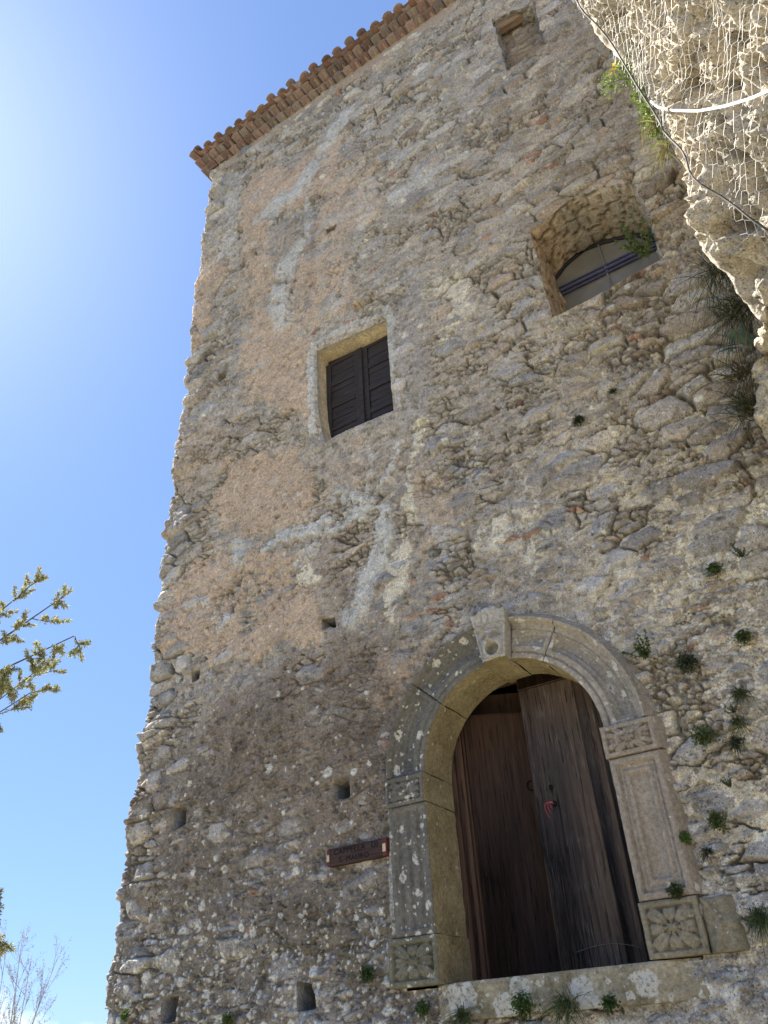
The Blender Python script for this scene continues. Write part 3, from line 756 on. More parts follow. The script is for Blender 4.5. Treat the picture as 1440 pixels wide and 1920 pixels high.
b = MB(); b.box(-1.1, -0.3, 0.055, 0.16, pa[2] - 0.02, pa[2] + 0.30, 0.012); b.build('lintel_beam', M_BEAM, chapel, False)

for k, P_ in enumerate(PUTLOGS):
    o = reveal('putlog_hole', P_, 0.42, M_REVEAL, col_grey, 0.014, 0.12, 300 + k * 17, 14)
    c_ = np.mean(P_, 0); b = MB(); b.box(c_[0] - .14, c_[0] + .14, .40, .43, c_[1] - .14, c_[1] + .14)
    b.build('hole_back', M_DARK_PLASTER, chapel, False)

# --- roof: pan and cover tiles over two corbelled rows of half-round tiles
M_TILE = attr_mat('old_roof_tile', 0.9, 0, 0.004, 40)
rng = random.Random(7)
TILE = [(.25, .13, .10), (.21, .115, .09), (.29, .185, .14), (.20, .15, .125), (.25, .20, .165), (.30, .20, .155), (.19, .17, .15), (.27, .235, .20)]
def barrel(mbx, P, D, W, L_, r, up=True, th=0.014, col=(.3, .2, .15), taper=0.85, arc=150, n=10):
    """half-round tile: starts at P, runs along D, width axis W"""
    D = np.array(D, float); D /= np.linalg.norm(D); W = np.array(W, float); N_ = np.cross(W, D); N_ /= np.linalg.norm(N_)
    if N_[2] < 0: N_ = -N_
    sgn = 1 if up else -1
    Vv = []
    for k, (tt, rs) in enumerate(((0, 1.0), (0.5, (1 + taper) / 2), (1, taper))):
        for rad in (r * rs, r * rs - th):
            for a in range(n + 1):
                w = math.radians(90 + arc / 2 - arc * a / n)
                Vv.append(np.array(P) + D * L_ * tt + W * rad * math.cos(w) + N_ * sgn * (rad * math.sin(w) - r * 0.3))
    m = n + 1; Q = []
    for k in range(2):
        o0 = k * 2 * m; o1 = (k + 1) * 2 * m
        for a in range(n):
            Q.append([o0 + a, o0 + a + 1, o1 + a + 1, o1 + a])
            Q.append([o0 + m + a + 1, o0 + m + a, o1 + m + a, o1 + m + a + 1])
    for k in (0, 2):
        o0 = k * 2 * m
        for a in range(n): Q.append([o0 + a + 1, o0 + a, o0 + m + a, o0 + m + a + 1])
    for a in (0, n):
        for k in range(2): Q.append([k * 2 * m + a, (k + 1) * 2 * m + a, (k + 1) * 2 * m + m + a, k * 2 * m + m + a])
    mbx.add(Vv, Q, (), col)
def jc(): 
    c = np.array(rng.choice(TILE)); c = (c * .48 + c.mean() * .52) * np.array([1.06, .98, 1.0]) * rng.uniform(.75, 1.15); return np.clip(c, 0, 1)
ROOF_Z = 13.60
slope = np.array([0, math.cos(math.radians(17)), math.sin(math.radians(17))])
covers = MB(); corn = MB(); mortar = MB()
xs = X0 - 0.05
k = 0
while xs < XR + .2:
    for row in range(7):
        p0 = np.array([xs + rng.uniform(-.018, .018), -0.285 + rng.uniform(-.035, .035), ROOF_Z + rng.uniform(-.016, .016)]) + slope * row * 0.36
        barrel(covers, p0 + np.array([0, 0, .055]), slope + np.array([rng.uniform(-.03, .03), 0, 0]), (1, 0, 0), 0.43, 0.078, True, col=jc())
        barrel(covers, p0 + np.array([.105, 0.02, -.005]), slope, (1, 0, 0), 0.43, 0.080, False, col=jc())
    xs += 0.208; k += 1
# verge tiles up the left end
for row in range(8):
    p0 = np.array([X0 - 0.14, -0.29, ROOF_Z + 0.035]) + slope * row * 0.36
    barrel(covers, p0, slope, (1, 0, 0), 0.44, 0.09, True, col=jc())
for (zz_, ov, off) in ((13.485, 0.205, 0.0), (13.375, 0.115, 0.1)):
    xs = X0 - (0.10 if ov > .2 else 0.05)
    while xs < XR:
        barrel(corn, (xs + rng.uniform(-.01, .01), -ov + rng.uniform(-.012, .012), zz_ + .02), (0, 1, 0.03), (1, 0, 0), 0.45, 0.072, True, col=jc(), arc=160, taper=.95)
        xs += 0.152
    ys = 0.02
    while ys < 5.0:
        barrel(corn, (X0 - (0.13 if ov > .2 else .06) + rng.uniform(-.012, .012), ys, zz_ + .02), (1, 0, .03), (0, 1, 0), .40, .072, True, col=jc(), arc=160, taper=.95)
        ys += 0.152
    # bedding mortar above and between the tiles of this row
    gx, gt = np.meshgrid(np.linspace(X0 - .06 if ov > .2 else X0 - .02, XR, 700), np.linspace(0, 1, 6))
    front_y = -(ov - 0.025) + 0.012 * fbm(gx * 12, gt * 3, 5) 
    yy = np.where(gt < .7, front_y, front_y + (gt - .7) / .3 * .2)
    z_ = zz_ + 0.048 + np.minimum(gt, .7) / .7 * 0.035 + 0.006 * fbm(gx * 9, gt * 5, 8)
    lo = gt < 0.01; yy = np.where(lo, front_y + .25, yy)
    mortar.add(np.stack([gx, yy, z_], -1).reshape(-1, 3), grid_faces(6, 700), (), (.38, .31, .25))
    hx = np.linspace(X0 - .02, XR, 700)[None].repeat(2, 0); ht = np.array([[0.0], [1.0]]).repeat(700, 1)
# solid wall head behind the cornice, and the roof boards
mortar.box(X0 + 0.03, XR, 0.0, .3, 13.20, 13.62, .01, (.36, .30, .25))
mortar.box(X0 + .02, X0 + .25, 0.02, 5, 13.20, 13.58, .01, (.36, .30, .25))
mortar.box(X0 - .10, XR, -.10, .2, 13.585, 13.605, .004, (.36, .28, .22))
covers.build('roof_tiles', M_TILE, chapel, True, True)
corn.build('cornice_tiles', M_TILE, chapel, True, True)
mortar.build('cornice_bedding', attr_mat('bedding_mortar', .95, 0, .01, 30), chapel, False, True)
b = MB(); 
b.add([[X0 - .05, -.28, ROOF_Z - .03], [XR + .1, -.28, ROOF_Z - .03], [XR + .1, 3.7, ROOF_Z + 1.17], [X0 - .05, 3.7, ROOF_Z + 1.17], [XR + .1, 7.6, ROOF_Z - .03], [X0 - .05, 7.6, ROOF_Z - .03],
       [X0 + .05, .2, ROOF_Z - .1], [XR, .2, ROOF_Z - .1], [XR, 7.4, ROOF_Z - .1], [X0 + .05, 7.4, ROOF_Z - .1]],
      [[0, 1, 2, 3], [3, 2, 4, 5], [6, 9, 8, 7]], [[5, 0, 3], [1, 4, 2]])
b.build('roof_deck', plain_mat('roof_deck_clay', (.28, .17, .12), .95), chapel, False)

# ------------------------------------------------------------------ carved doorway
def panel(name, fmap, lu, lv, hfun, mat, back=0.06, flare=(0, 0, 0, 0), res=0.006, parent=chapel, inner=None, inner_depth=0.38, mat2=None):
    """carved block: relief grid over (u,v) metres, skirts going back into the wall.
    flare: widening of left, right, bottom, top skirts; inner: side ('l','r','b') that lines the opening"""
    nu = max(8, int(lu / res)); nv = max(8, int(lv / res))
    u, v = np.meshgrid(np.linspace(0, lu, nu), np.linspace(0, lv, nv))
    h = hfun(u, v)
    e = np.minimum(np.minimum(u, lu - u), np.minimum(v, lv - v))
    s_ = abs(hash(name) % 97)
    wear = 0.004 * fbm(u * 22 + s_, v * 22, 3, 4, .6)
    h = h + wear - 0.012 * np.exp(-e / 0.006) * (0.6 + 0.9 * np.abs(fbm(u * 13 + s_, v * 13, 7, 3)))
    P = fmap(u, v, h)
    Vv = [P.reshape(-1, 3)]; Fq = [grid_faces(nv, nu)]; mi = [np.zeros(len(Fq[0]), int)]
    off = nu * nv
    borders = {'b': np.arange(nu), 't': (nv - 1) * nu + np.arange(nu)[::-1], 'l': (np.arange(nv) * nu)[::-1], 'r': np.arange(nv) * nu + nu - 1}
    for kk, idx in borders.items():
        dep = inner_depth if inner == kk else back
        fl = flare['lrbt'.index(kk)]
        base = P.reshape(-1, 3)[idx]
        uu = u.ravel()[idx]; vv = v.ravel()[idx]
        du = {'l': -fl, 'r': fl}.get(kk, 0.0); dv = {'b': -fl, 't': fl}.get(kk, 0.0)
        ns = 26 if inner == kk else 5
        rows = []
        for q in range(ns):
            t = (q) / (ns - 1)
            hh_ = fmap(uu + du * min(1, t * 1.5), vv + dv * min(1, t * 1.5), np.zeros_like(uu))
            hh_[:, 1] = base[:, 1] + (dep - base[:, 1]) * t
            if q > 0 :
                w = (0.006 if inner == kk else 0.010) * fbm(uu * 15 + vv * 15 + s_, np.full_like(uu, t * 5), 11, 3)
                hh_[:, 0] += w; hh_[:, 2] += w * .5
            else: hh_ = base
            rows.append(hh_)
        Vv.append(np.concatenate(rows)); m = len(idx)
        f = grid_faces(ns, m)[:, ::-1] + off
        Fq.append(f); mi.append(np.full(len(f), 1 if (inner == kk and mat2) else 0)); off += ns * m
    return mesh(name, np.concatenate(Vv), np.concatenate(Fq), None, None, parent, None, True, np.concatenate(mi), [mat] + ([mat2] if mat2 else []))
def groove(d, at, w=0.006, dep=0.009): return -dep * np.exp(-((d - at) / w) ** 2)
def step_(d, at, dep, w=0.004): return -dep * sstep(at - w, at + w, d)
PR = 0.055
def planar(x0, z0, pr=PR): return lambda u, v, h: np.stack([x0 + u, -(pr + h), z0 + v], -1)

def jamb_relief(lu, lv):
    def f(u, v):
        k_ = 2.3
        d = np.minimum(np.minimum(u, lu - u), np.minimum(v, lv - v) * 1.0)
        return k_ * (step_(d, 0.040, 0.008) + groove(d, 0.070, .005, .006) + step_(d, 0.105, 0.010) + groove(d, .045, .004, .005))
    return f
def flute_relief(lu, lv):
    def f(u, v):
        m = sstep(0.03, 0.05, np.minimum(v, lv - v)) * sstep(.03, .045, np.minimum(u, lu - u))
        return -0.010 * m - 0.014 * m * sstep(0.2, .8, np.cos((u - lu / 2) * 2 * math.pi / 0.075)) 
    return f
def flower(lu, lv, npet=8, border=0.030, long=False, worn=1.0):
    def f(u, v):
        p = (u - lu / 2) / (lu / 2 - border); q = (v - lv / 2) / (lv / 2 - border)
        mx = np.maximum(np.abs(p), np.abs(q)); worn_ = worn * 1.7; fld = -0.032 * sstep(1.02, 0.95, mx)
        r = np.hypot(p, q); th = np.arctan2(q, p)
        ph = (th * npet / (2 * math.pi)) % 1.0; dd = np.abs(((ph + .5) % 1.0) - .5) * 2      # 0 on petal axis, 1 between
        diag = (np.abs(np.sin(2 * th)) ** 2)
        R = 0.93 + 0.33 * diag
        rn = r / R
        shape = 0.30 + 1.0 * np.sin(np.clip(rn, 0, 1) * math.pi * .80 + .25)
        body = sstep(1.03, .92, rn) * sstep(shape * .80 + .07, shape * .80 - .13, dd)
        pet = body * (0.017 + 0.007 * np.sin(np.clip(rn, 0, 1) * math.pi)) - body * 0.005 * np.exp(-(dd / .07) ** 2) * sstep(.2, .4, rn)
        boss = 0.026 * sstep(.30, .10, np.hypot(p * (0.8 if not long else .62), q)) - .006 * np.exp(-((np.hypot(p, q) - .32) / .05) ** 2)
        return fld + worn_ * (np.maximum(pet, 0) * sstep(.15, .28, r) + boss) * sstep(1.0, .96, mx)
    return f
XL0, XL1, XR0, XR1 = -3.06, -2.75, -1.43, -1.115
surround = empty('door_surround', (0, 0, 0)); surround.parent = chapel; surround.location = Vector((DOOR_CX, 0, DOOR_Z)) - chapel.location
class _S: pass
def place(o, parent):
    o.parent = parent; o.matrix_parent_inverse = Matrix.Identity(4)
    w = Vector((0, 0, 0)); p = parent
    while p is not None: w += p.location; p = p.parent
    o.location = -w; return o
def block(*a, **k):
    k['parent'] = None; return place(panel(*a, **k), surround)
# left side, bottom to top
block('base_block', planar(-3.105, 1.99, PR + .012), .365, .275, flower(.365, .275, 8, .035, False, .75), M_DRESS_BL, inner='r', mat2=M_OCHRE)
block('jamb', planar(XL0 + .01, 2.27), .30, .81, flute_relief(.30, .81), M_DRESS_L, inner='r', mat2=M_OCHRE, flare=(.02, 0, 0, 0))
block('impost', planar(XL0 - .005, 3.085, PR + .015), .315, .195, flower(.315, .195, 8, .026, True, .7), M_DRESS_L, inner='r', mat2=M_OCHRE)
# right side
block('base_block', planar(XR0 - .005, 1.995, PR + .012), .325, .280, flower(.325, .280, 8, .030), M_DRESS_B, inner='l', mat2=M_OCHRE)
block('jamb', planar(XR0, 2.282), .315, .80, jamb_relief(.315, .80), M_DRESS_R, inner='l', mat2=M_OCHRE, flare=(0, .05, 0, 0))
block('impost', planar(XR0 - .012, 3.088, PR + .018), .332, .198, flower(.332, .198, 12, .028, True), M_DRESS_R, inner='l', mat2=M_OCHRE, flare=(0, .06, .0, 0))
def half_leaf(u, v):
    q = (v - .13) / .13; p = u / .17
    a = np.exp(-((p - .55 + .45 * q) / .13) ** 2) * sstep(-.1, .1, q) + np.exp(-((p - .45 - .25 * q) / .14) ** 2) * sstep(.1, -.1, q)
    return .020 * a + .02 * np.exp(-((p - .85) ** 2 + q ** 2) / .04) - .006 - .03 * sstep(.7, 1.1, p)
block('side_block', planar(-1.105, 1.995, PR - .012), .18, .265, half_leaf, M_DRESS_B, flare=(0, .02, 0, 0))
# arch ring
def ring(a0, a1, r0=DOOR_R, r1=0.965, pr=PR):
    """u runs from angle a0 down to a1 (degrees), v outwards"""
    rm = (r0 + r1) / 2; A0 = math.radians(a0); A1 = math.radians(a1); lu = abs(A0 - A1) * rm; lv = r1 - r0
    def fm(u, v, h):
        a = A0 + (A1 - A0) * u / lu; r = r0 + v
        return np.stack([DOOR_CX + r * np.cos(a), -(pr + h), SPRING + r * np.sin(a)], -1)
    return fm, lu, lv
def arch_relief(lu, lv, deep=1.0, inset=.05, kk=2.2):
    def f(u, v):
        du = np.minimum(u, lu - u)
        d = np.minimum(np.minimum(v, lv - v), np.maximum(du - inset + .045, 0) )
        roll = 0.010 * np.exp(-((v - (lv - .022)) / .014) ** 2)
        fas = -0.012 * sstep(lv - .045, lv - .052, v)
        return (roll + fas + groove(v, .045, .005, .008) + step_(np.minimum(du, np.minimum(v - .06, lv - .06 - v)), .035, .012) + groove(v, lv - .085, .005, .007)
                + step_(np.minimum(du - .04, np.minimum(v - .10, lv - .10 - v)), .028, .008)) * deep * kk
    return f
for (a0, a1, m, dp) in ((180, 136.5, M_DRESS_L, 1.0), (136, 97.3, M_DRESS_L, 1.0), (80.6, 59.5, M_DRESS_A, 1.4), (59, 0.5, M_DRESS_A, 1.4)):
    fm, lu, lv = ring(a0, a1)
    block('voussoir', fm, lu, lv, arch_relief(lu, lv, dp), m, inner='b', mat2=M_OCHRE, flare=(0, 0, 0, .05 if a0 < 90 else .0), inner_depth=.38)
# grotesque mask on the keystone
BLq, BRq, TRq, TLq = (-2.165, 3.925), (-1.985, 3.930), (-1.935, 4.275), (-2.21, 4.285)
def kmap(u, v, h):
    s = u / .25; t = v / .35
    x = (BLq[0] * (1 - s) + BRq[0] * s) * (1 - t) + (TLq[0] * (1 - s) + TRq[0] * s) * t
    z = (BLq[1] * (1 - s) + BRq[1] * s) * (1 - t) + (TLq[1] * (1 - s) + TRq[1] * s) * t
    z = z + 0.045 * np.clip(t, 0, 1) ** 6 * (0.55 + .45 * np.cos((s - .52) * 5.5)) + .02 * (t ** 8) * (vnoise(np.asarray(s) * 7, np.asarray(t) * 0, 5) - .5)
    return np.stack([x, -(0.11 + h), z], -1)
def mask_relief(u, v):
    s = u / .25; t = v / .35
    g = lambda cs, ct, ws, wt: np.exp(-((s - cs) / ws) ** 2 - ((t - ct) / wt) ** 2)
    fr = np.minimum(np.minimum(s, 1 - s) * .25, t * .35)
    h = -0.016 * sstep(.012, .026, fr) * sstep(.72, .66, t)
    h = h + .040 * g(.51, .42, .34, .28) * sstep(.72, .64, t)          # the head itself
    h = h + .030 * g(.34, .575, .15, .045) + .030 * g(.68, .575, .15, .045)  # brows
    h = h - .050 * g(.31, .50, .105, .042) - .050 * g(.71, .50, .105, .042)  # eye sockets
    h = h + .020 * g(.31, .497, .05, .018) + .020 * g(.71, .497, .05, .018)
    h = h + .034 * g(.51, .44, .065, .075) + .014 * g(.45, .375, .05, .03) + .014 * g(.57, .375, .05, .03)  # nose
    h = h + .016 * g(.27, .40, .10, .07) + .016 * g(.75, .40, .10, .07)   # cheeks
    mo = sstep(1.08, .85, np.hypot((s - .51) / .25, (t - .21) / .125))
    h = h + .016 * sstep(1.6, 1.1, np.hypot((s - .51) / .28, (t - .21) / .145)) - .090 * mo + .026 * mo * sstep(.21, .17, t)
    h = h + .016 * np.exp(-((t - .715 + .10 * (s - .5) ** 2) / .022) ** 2) - .010 * np.exp(-((t - .76) / .014) ** 2)    # head band
    h = h * 1.15
    crown = sstep(.77, .80, t); h = h + crown * (.010 - .012 * np.exp(-((((s * 5.0) % 1.0) - .5) / .12) ** 2) * sstep(.95, .88, t)) + .012 * sstep(.90, .93, t)
    return h
block('keystone_mask', kmap, .25, .35, mask_relief, M_DRESS_K, inner='b', mat2=M_OCHRE, inner_depth=.38, res=.0032)
# threshold slab
def sill_map(u, v, h): return np.stack([-2.80 + u, -(0.065 + h), 1.795 + v + .012 * fbm(u * 3, v * 0, 5) * (v < .05)], -1)
block('threshold', sill_map, 1.62, .193, lambda u, v: .016 * fbm(u * 4, v * 6, 9, 4) - .075 * sstep(.20, .0, np.minimum(u, 1.62 - u) * .8 + .04 * fbm(v * 9, u * 3, 4)), M_SILL, inner='t', inner_depth=.6, res=.008)

# ------------------------------------------------------------------ door leaves and the dark room behind
def leaf(name, cx, cy, w, h, ang, planks, mat, tilt=0.0, rail=0.12, flip=False):
    """planks: fractions of the width where the boards meet"""
    o = empty(name, (0, 0, 0)); o.parent = chapel; o.location = Vector((cx, cy, DOOR_Z + .005)) - chapel.location
    o.rotation_euler = (0, 0, ang)
    b = MB(); s = -1 if flip else 1
    ed = [0] + planks + [1]
    for k in range(len(ed) - 1):
        x0, x1 = ed[k] * w * s, ed[k + 1] * w * s
        x0, x1 = min(x0, x1), max(x0, x1)
        b.box(x0 + .0015, x1 - .0015, 0.004 * ((k * 7) % 3), .05, 0, h - rail - .002, .004)
    q = b.build('planks', mat); q.parent = o
    b = MB(); b.box(min(0, w * s) + .001, max(0, w * s) - .001, -.002, .052, h - rail, h, .004)
    q = b.build('top_rail', M_DOOR_RED); q.parent = o
    return o
rl = leaf('door_leaf', XR0 + .05, .352, .735, 2.05, 0, [.265, .425], M_DOOR, rail=.20, flip=True)
ll = leaf('door_leaf', XL1 - .04, .372, .70, 1.965, math.radians(27), [.11, .20, .235], M_DOOR_RED, rail=.16)
M_METAL = plain_mat('dull_iron', (.02, .018, .017), .6, .6, .3, 40)
def hole(px, py, rx, rz):
    p = bp(px, py, .35)
    a = np.linspace(0, 2 * math.pi, 14, endpoint=False); b = MB()
    V0 = np.stack([rx * np.cos(a), 0 * a - .004, rz * np.sin(a)], -1); V1 = V0 + np.array([0, .02, 0])
    b.add(np.concatenate([V0, V1, [[0, .012, 0]]]), [[k, (k + 1) % 14, 14 + (k + 1) % 14, 14 + k] for k in range(14)], [[28, k, (k + 1) % 14] for k in range(14)])
    q = b.build('keyhole', M_BLACK); q.parent = rl; q.location = (p[0] - (XR0 + .05), 0, p[2] - (DOOR_Z + .005)); return p
hole(1033, 1476, .012, .019); pk = hole(1040, 1507, .013, .020)
# ring pull on the left leaf
b = MB(); a = np.linspace(0, 2 * math.pi, 20); b.tube(np.stack([.035 * np.cos(a), 0 * a - .012, .035 * np.sin(a)], -1), .005, 6)
q = b.build('ring_pull', M_METAL); q.parent = ll; q.location = (.62, 0, 1.24)
# pale scuff arcs near the foot of the doors stay in the wood: thin chalk lines
b = MB(); a = np.linspace(0, 1, 16)
b.tube(np.stack([-.62 + .42 * a, -.0015 + 0 * a, .12 + .05 * np.sin(a * 2.6) - .045 * a], -1), .0016, 5)
q = b.build('chalk_scuff', plain_mat('chalk_scuff', (.16, .14, .115), .95)); q.parent = rl
b = MB()   # door frame lining behind the stone
b.box(XL1 - .08, XL1 - .02, .36, .46, DOOR_Z, 4.0); b.box(XR0 + .03, XR0 + .09, .405, .46, DOOR_Z, 4.0); b.box(XL1 - .08, XR0 + .08, .42, .50, 3.96, 4.05)
b.build('door_frame', M_DOOR_RED, chapel, False)
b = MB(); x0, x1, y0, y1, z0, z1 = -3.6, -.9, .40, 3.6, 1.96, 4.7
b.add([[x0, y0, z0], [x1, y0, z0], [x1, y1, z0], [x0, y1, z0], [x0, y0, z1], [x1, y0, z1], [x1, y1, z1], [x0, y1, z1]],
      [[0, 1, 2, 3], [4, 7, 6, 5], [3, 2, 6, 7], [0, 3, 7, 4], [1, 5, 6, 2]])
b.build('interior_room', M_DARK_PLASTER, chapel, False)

# red cord through the keyhole
b = MB(); p0 = np.array([pk[0], .345, pk[2]])
for k in range(3):
    t = np.linspace(0, 1, 14); sx = -.016 - .012 * k
    b.tube(np.stack([p0[0] + sx * np.sin(t * 2.4) * 1.6, p0[1] - .012 * np.sin(t * 3.1) - .004 * k - .004, p0[2] + .022 * np.sin(t * 3.1) - (.035 + .028 * k) * t ** 2], -1), .0017, 5)
cord = b.build('cord', plain_mat('red_cord', (.55, .07, .10), .7)); props(cord, 'short red cord looped through the keyhole of the wooden door', 'cord')

# ------------------------------------------------------------------ sign
sg_e = empty('sign', (-3.34, 0, 2.83), 'small dark brown wooden board reading CAPPELLA DI S. MAURO beside the doorway', 'sign')
M_SIGN = wood_mat('sign_wood', (.028, .014, .012), (.060, .034, .030), (.040, .028, .025), 'x', 1.0, .7, .003, (.16, .12, .10), .3)
sx0, sx1, sz0, sz1, sy = -3.575, -3.075, 2.775, 2.893, -.062
b = MB(); b.box(sx0, sx1, sy, sy + .05, sz0, sz1, .004); b.build('board', M_SIGN, sg_e, False)
M_LET = plain_mat('black_lettering', (.006, .006, .006), .8)
def text(txt, cx, cz, size, name):
    cu = bpy.data.curves.new(name, 'FONT'); cu.body = txt; cu.size = size; cu.align_x = 'CENTER'; cu.align_y = 'CENTER'; cu.extrude = .0012
    cu.space_character = 1.12
    to = bpy.data.objects.new(name, cu); COL.objects.link(to); bpy.context.view_layer.update()
    me = bpy.data.meshes.new_from_object(to.evaluated_get(bpy.context.evaluated_depsgraph_get()))
    bpy.data.objects.remove(to); me.materials.clear(); me.materials.append(M_LET)
    o = bpy.data.objects.new(name, me); COL.objects.link(o); o.parent = sg_e
    o.rotation_euler = (math.pi / 2, 0, 0); o.location = Vector((cx, sy - .0015, cz)) - sg_e.location; o.scale = (1.0, 1, 1)
for w_, x_, z_, h_ in (('CAPPELLA', -3.385, 2.862, .054), ('DI', -3.172, 2.862, .054), ('S.', -3.458, 2.806, .050), ('MAURO', -3.318, 2.806, .050)): text(w_, x_, z_, h_, 'lettering')
M_RED = plain_mat('faded_red_paint', (.11, .026, .026), .7); M_PAPER = plain_mat('flaked_pale_wood', (.50, .40, .28), .9)
for q in ((sx0 - .003, sx0 + .022, sz0 + .002, sz1 - .004), (sx1 - .032, sx1 + .003, sz0 + .003, sz1 + .002)):
    b = MB(); b.box(q[0], q[1], sy - .004, sy + .03, q[2], q[3], .003); b.build('end_band', M_RED, sg_e, False)
for q in ((sx0 - .004, sx0 + .018, sz0 + .032, sz0 + .078), (sx1 - .030, sx1 - .004, sz0 + .030, sz0 + .082)):
    b = MB(); b.box(q[0], q[1], sy - .007, sy - .0035, q[2], q[3], .001); b.build('bare_patch', M_PAPER, sg_e, False)

# ------------------------------------------------------------------ cliff beside the chapel
def resample(P, n):
    P = np.array(P, float); s = np.concatenate([[0], np.cumsum(np.linalg.norm(np.diff(P, axis=0), axis=1))])
    t = np.linspace(0, s[-1], n); return np.stack([np.interp(t, s, P[:, k]) for k in range(3)], -1)
sil = [(1500, 1010, -.10), (1475, 900, -.20), (1440, 845, -.28), (1430, 760, -.45), (1424, 700, -.60), (1428, 655, -.75), (1437, 622, -1.05), (1412, 572, -1.15), (1372, 520, -1.22), (1338, 462, -1.28), (1314, 400, -1.33), (1300, 335, -1.36),
       (1262, 272, -1.40), (1222, 212, -1.45), (1172, 125, -1.5), (1130, 65, -1.55), (1092, 0, -1.6), (1050, -70, -1.65), (1010, -140, -1.7)]
SIL = [bp(*q) for q in sil]
SIL = [SIL[0] + np.array([.15, .1, -3.6]), SIL[0] + np.array([.10, .05, -1.5])] + SIL + [SIL[-1] + np.array([.2, .3, 1.6]), SIL[-1] + np.array([1.2, 1.6, 2.6])]
NR = 520
SILr = resample(SIL, NR)
for _ in range(8): SILr[1:-1] = .25 * SILr[:-2] + .5 * SILr[1:-1] + .25 * SILr[2:]
prof = [(1.6, 2.2), (.75, .95), (.28, .32), (.06, .06), (0, 0), (.02, -.10), (.16, -.36), (.42, -.72), (.85, -1.25), (1.5, -1.9), (2.4, -2.7), (3.8, -3.6)]
pf = np.array(prof)
ps = np.concatenate([[0], np.cumsum(np.linalg.norm(np.diff(pf, axis=0), axis=1))])
tt = np.concatenate([np.linspace(0, ps[3], 70), np.linspace(ps[3], ps[9], 300)[1:], np.linspace(ps[9], ps[-1], 60)[1:]])
def prof_at(t):
    return np.stack([np.interp(t, ps, pf[:, 0]), np.interp(t, ps, pf[:, 1])], -1)
pp = prof_at(tt)
for _ in range(14): pp[1:-1] = .25 * pp[:-2] + .5 * pp[1:-1] + .25 * pp[2:]
def cliff_base(row_pts, prof_pts):
    B = np.zeros((len(row_pts), len(prof_pts), 3))
    B[..., 0] = row_pts[:, None, 0] + prof_pts[None, :, 0]; B[..., 1] = row_pts[:, None, 1] + prof_pts[None, :, 1]; B[..., 2] = row_pts[:, None, 2]
    return B
B = cliff_base(SILr, pp)
def normals(B):
    du = np.gradient(B, axis=1); dv = np.gradient(B, axis=0); n = np.cross(du, dv); n /= (np.linalg.norm(n, axis=-1, keepdims=True) + 1e-9); return n
Nn = normals(B)
if (Nn[300, 200] @ (CAM - B[300, 200])) < 0: Nn = -Nn
x, y, z = B[..., 0], B[..., 1], B[..., 2]
hC = .16 * fbm3(x * 1.6, y * 1.6, z * 1.1, 201, 3) + .09 * fbm3(x * 4.5, y * 4.5, z * 2.6, 211, 3)
rid = 1 - np.abs(fbm3(x * 7, y * 7, z * 3.2, 221, 3)) * 2.0
hC = hC + .15 * (rid - .6) + .075 * fbm3(x * 15, y * 15, z * 9, 231, 4, .7) + .03 * (1 - 2 * np.abs(fbm3(x * 24, y * 24, z * 11, 236, 3)))
pit = fbm3(x * 11, y * 11, z * 8, 241, 3); hC = hC - .12 * sstep(.18, .42, pit)
edge_f = sstep(0.0, .25, np.abs(tt - ps[4]))[None, :] * .75 + .25
VC = B + Nn * (hC * edge_f)[..., None]
cb_ = np.zeros(B.shape) + np.array([.47, .415, .32])
tC = fbm3(x * 2.2, y * 2.2, z * 1.5, 251, 4)
def put3(c, w, k): return c * (1 - w[..., None]) + np.array(k) * w[..., None]
cb_ = put3(cb_, sstep(.05, .5, tC) * .6, (.36, .33, .29)); cb_ = put3(cb_, sstep(.05, .45, -tC) * .6, (.50, .41, .28))
cb_ = put3(cb_, sstep(.15, .5, fbm3(x * 9, y * 9, z * 6, 261, 4, .6)) * .5, (.60, .56, .47))
cb_ = put3(cb_, sstep(.25, .5, pit) * .6, (.15, .12, .09))
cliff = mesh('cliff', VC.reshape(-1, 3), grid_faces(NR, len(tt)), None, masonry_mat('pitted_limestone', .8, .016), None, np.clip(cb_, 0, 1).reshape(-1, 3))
props(cliff, 'pale pitted limestone cliff rising beside the chapel', 'cliff', None, 'structure')

# rockfall netting: twisted hexagons draped over the rock
smooth_rows = SILr.copy()
def net_point(s, t, off):
    """s: metres up along the edge, t: metres round the profile from the edge"""
    L_ = np.concatenate([[0], np.cumsum(np.linalg.norm(np.diff(smooth_rows, axis=0), axis=1))])
    ri = np.interp(s, L_, np.arange(NR)); ci = np.interp(t + ps[4], tt, np.arange(len(tt)))
    r0 = np.clip(np.floor(ri).astype(int), 0, NR - 2); c0 = np.clip(np.floor(ci).astype(int), 0, len(tt) - 2)
    fr = (ri - r0)[..., None]; fc = (ci - c0)[..., None]
    def bil(A): return (A[r0, c0] * (1 - fc) + A[r0, c0 + 1] * fc) * (1 - fr) + (A[r0 + 1, c0] * (1 - fc) + A[r0 + 1, c0 + 1] * fc) * fr
    q = bil(Bn); n = bil(Nn); return q + n * off[..., None]
hS = hC.copy()                                   # the net rides on the high spots
for _ in range(30):
    hS[1:-1] = np.maximum(.25 * hS[:-2] + .5 * hS[1:-1] + .25 * hS[2:], hS[1:-1] * .6); hS[:, 1:-1] = .25 * hS[:, :-2] + .5 * hS[:, 1:-1] + .25 * hS[:, 2:]
Bn = B + Nn * (np.clip(hS, -.05, .2) * edge_f)[..., None]
Lrow = np.concatenate([[0], np.cumsum(np.linalg.norm(np.diff(SILr, axis=0), axis=1))])
zi_low = np.interp(bp(1390, 520, -1.3)[2], SILr[:, 2], Lrow); zi_top = np.interp(SIL[-3][2], SILr[:, 2], Lrow) + .9
hexw, hexh = .085, .105
pts_s = []; pts_t = []; segs = []
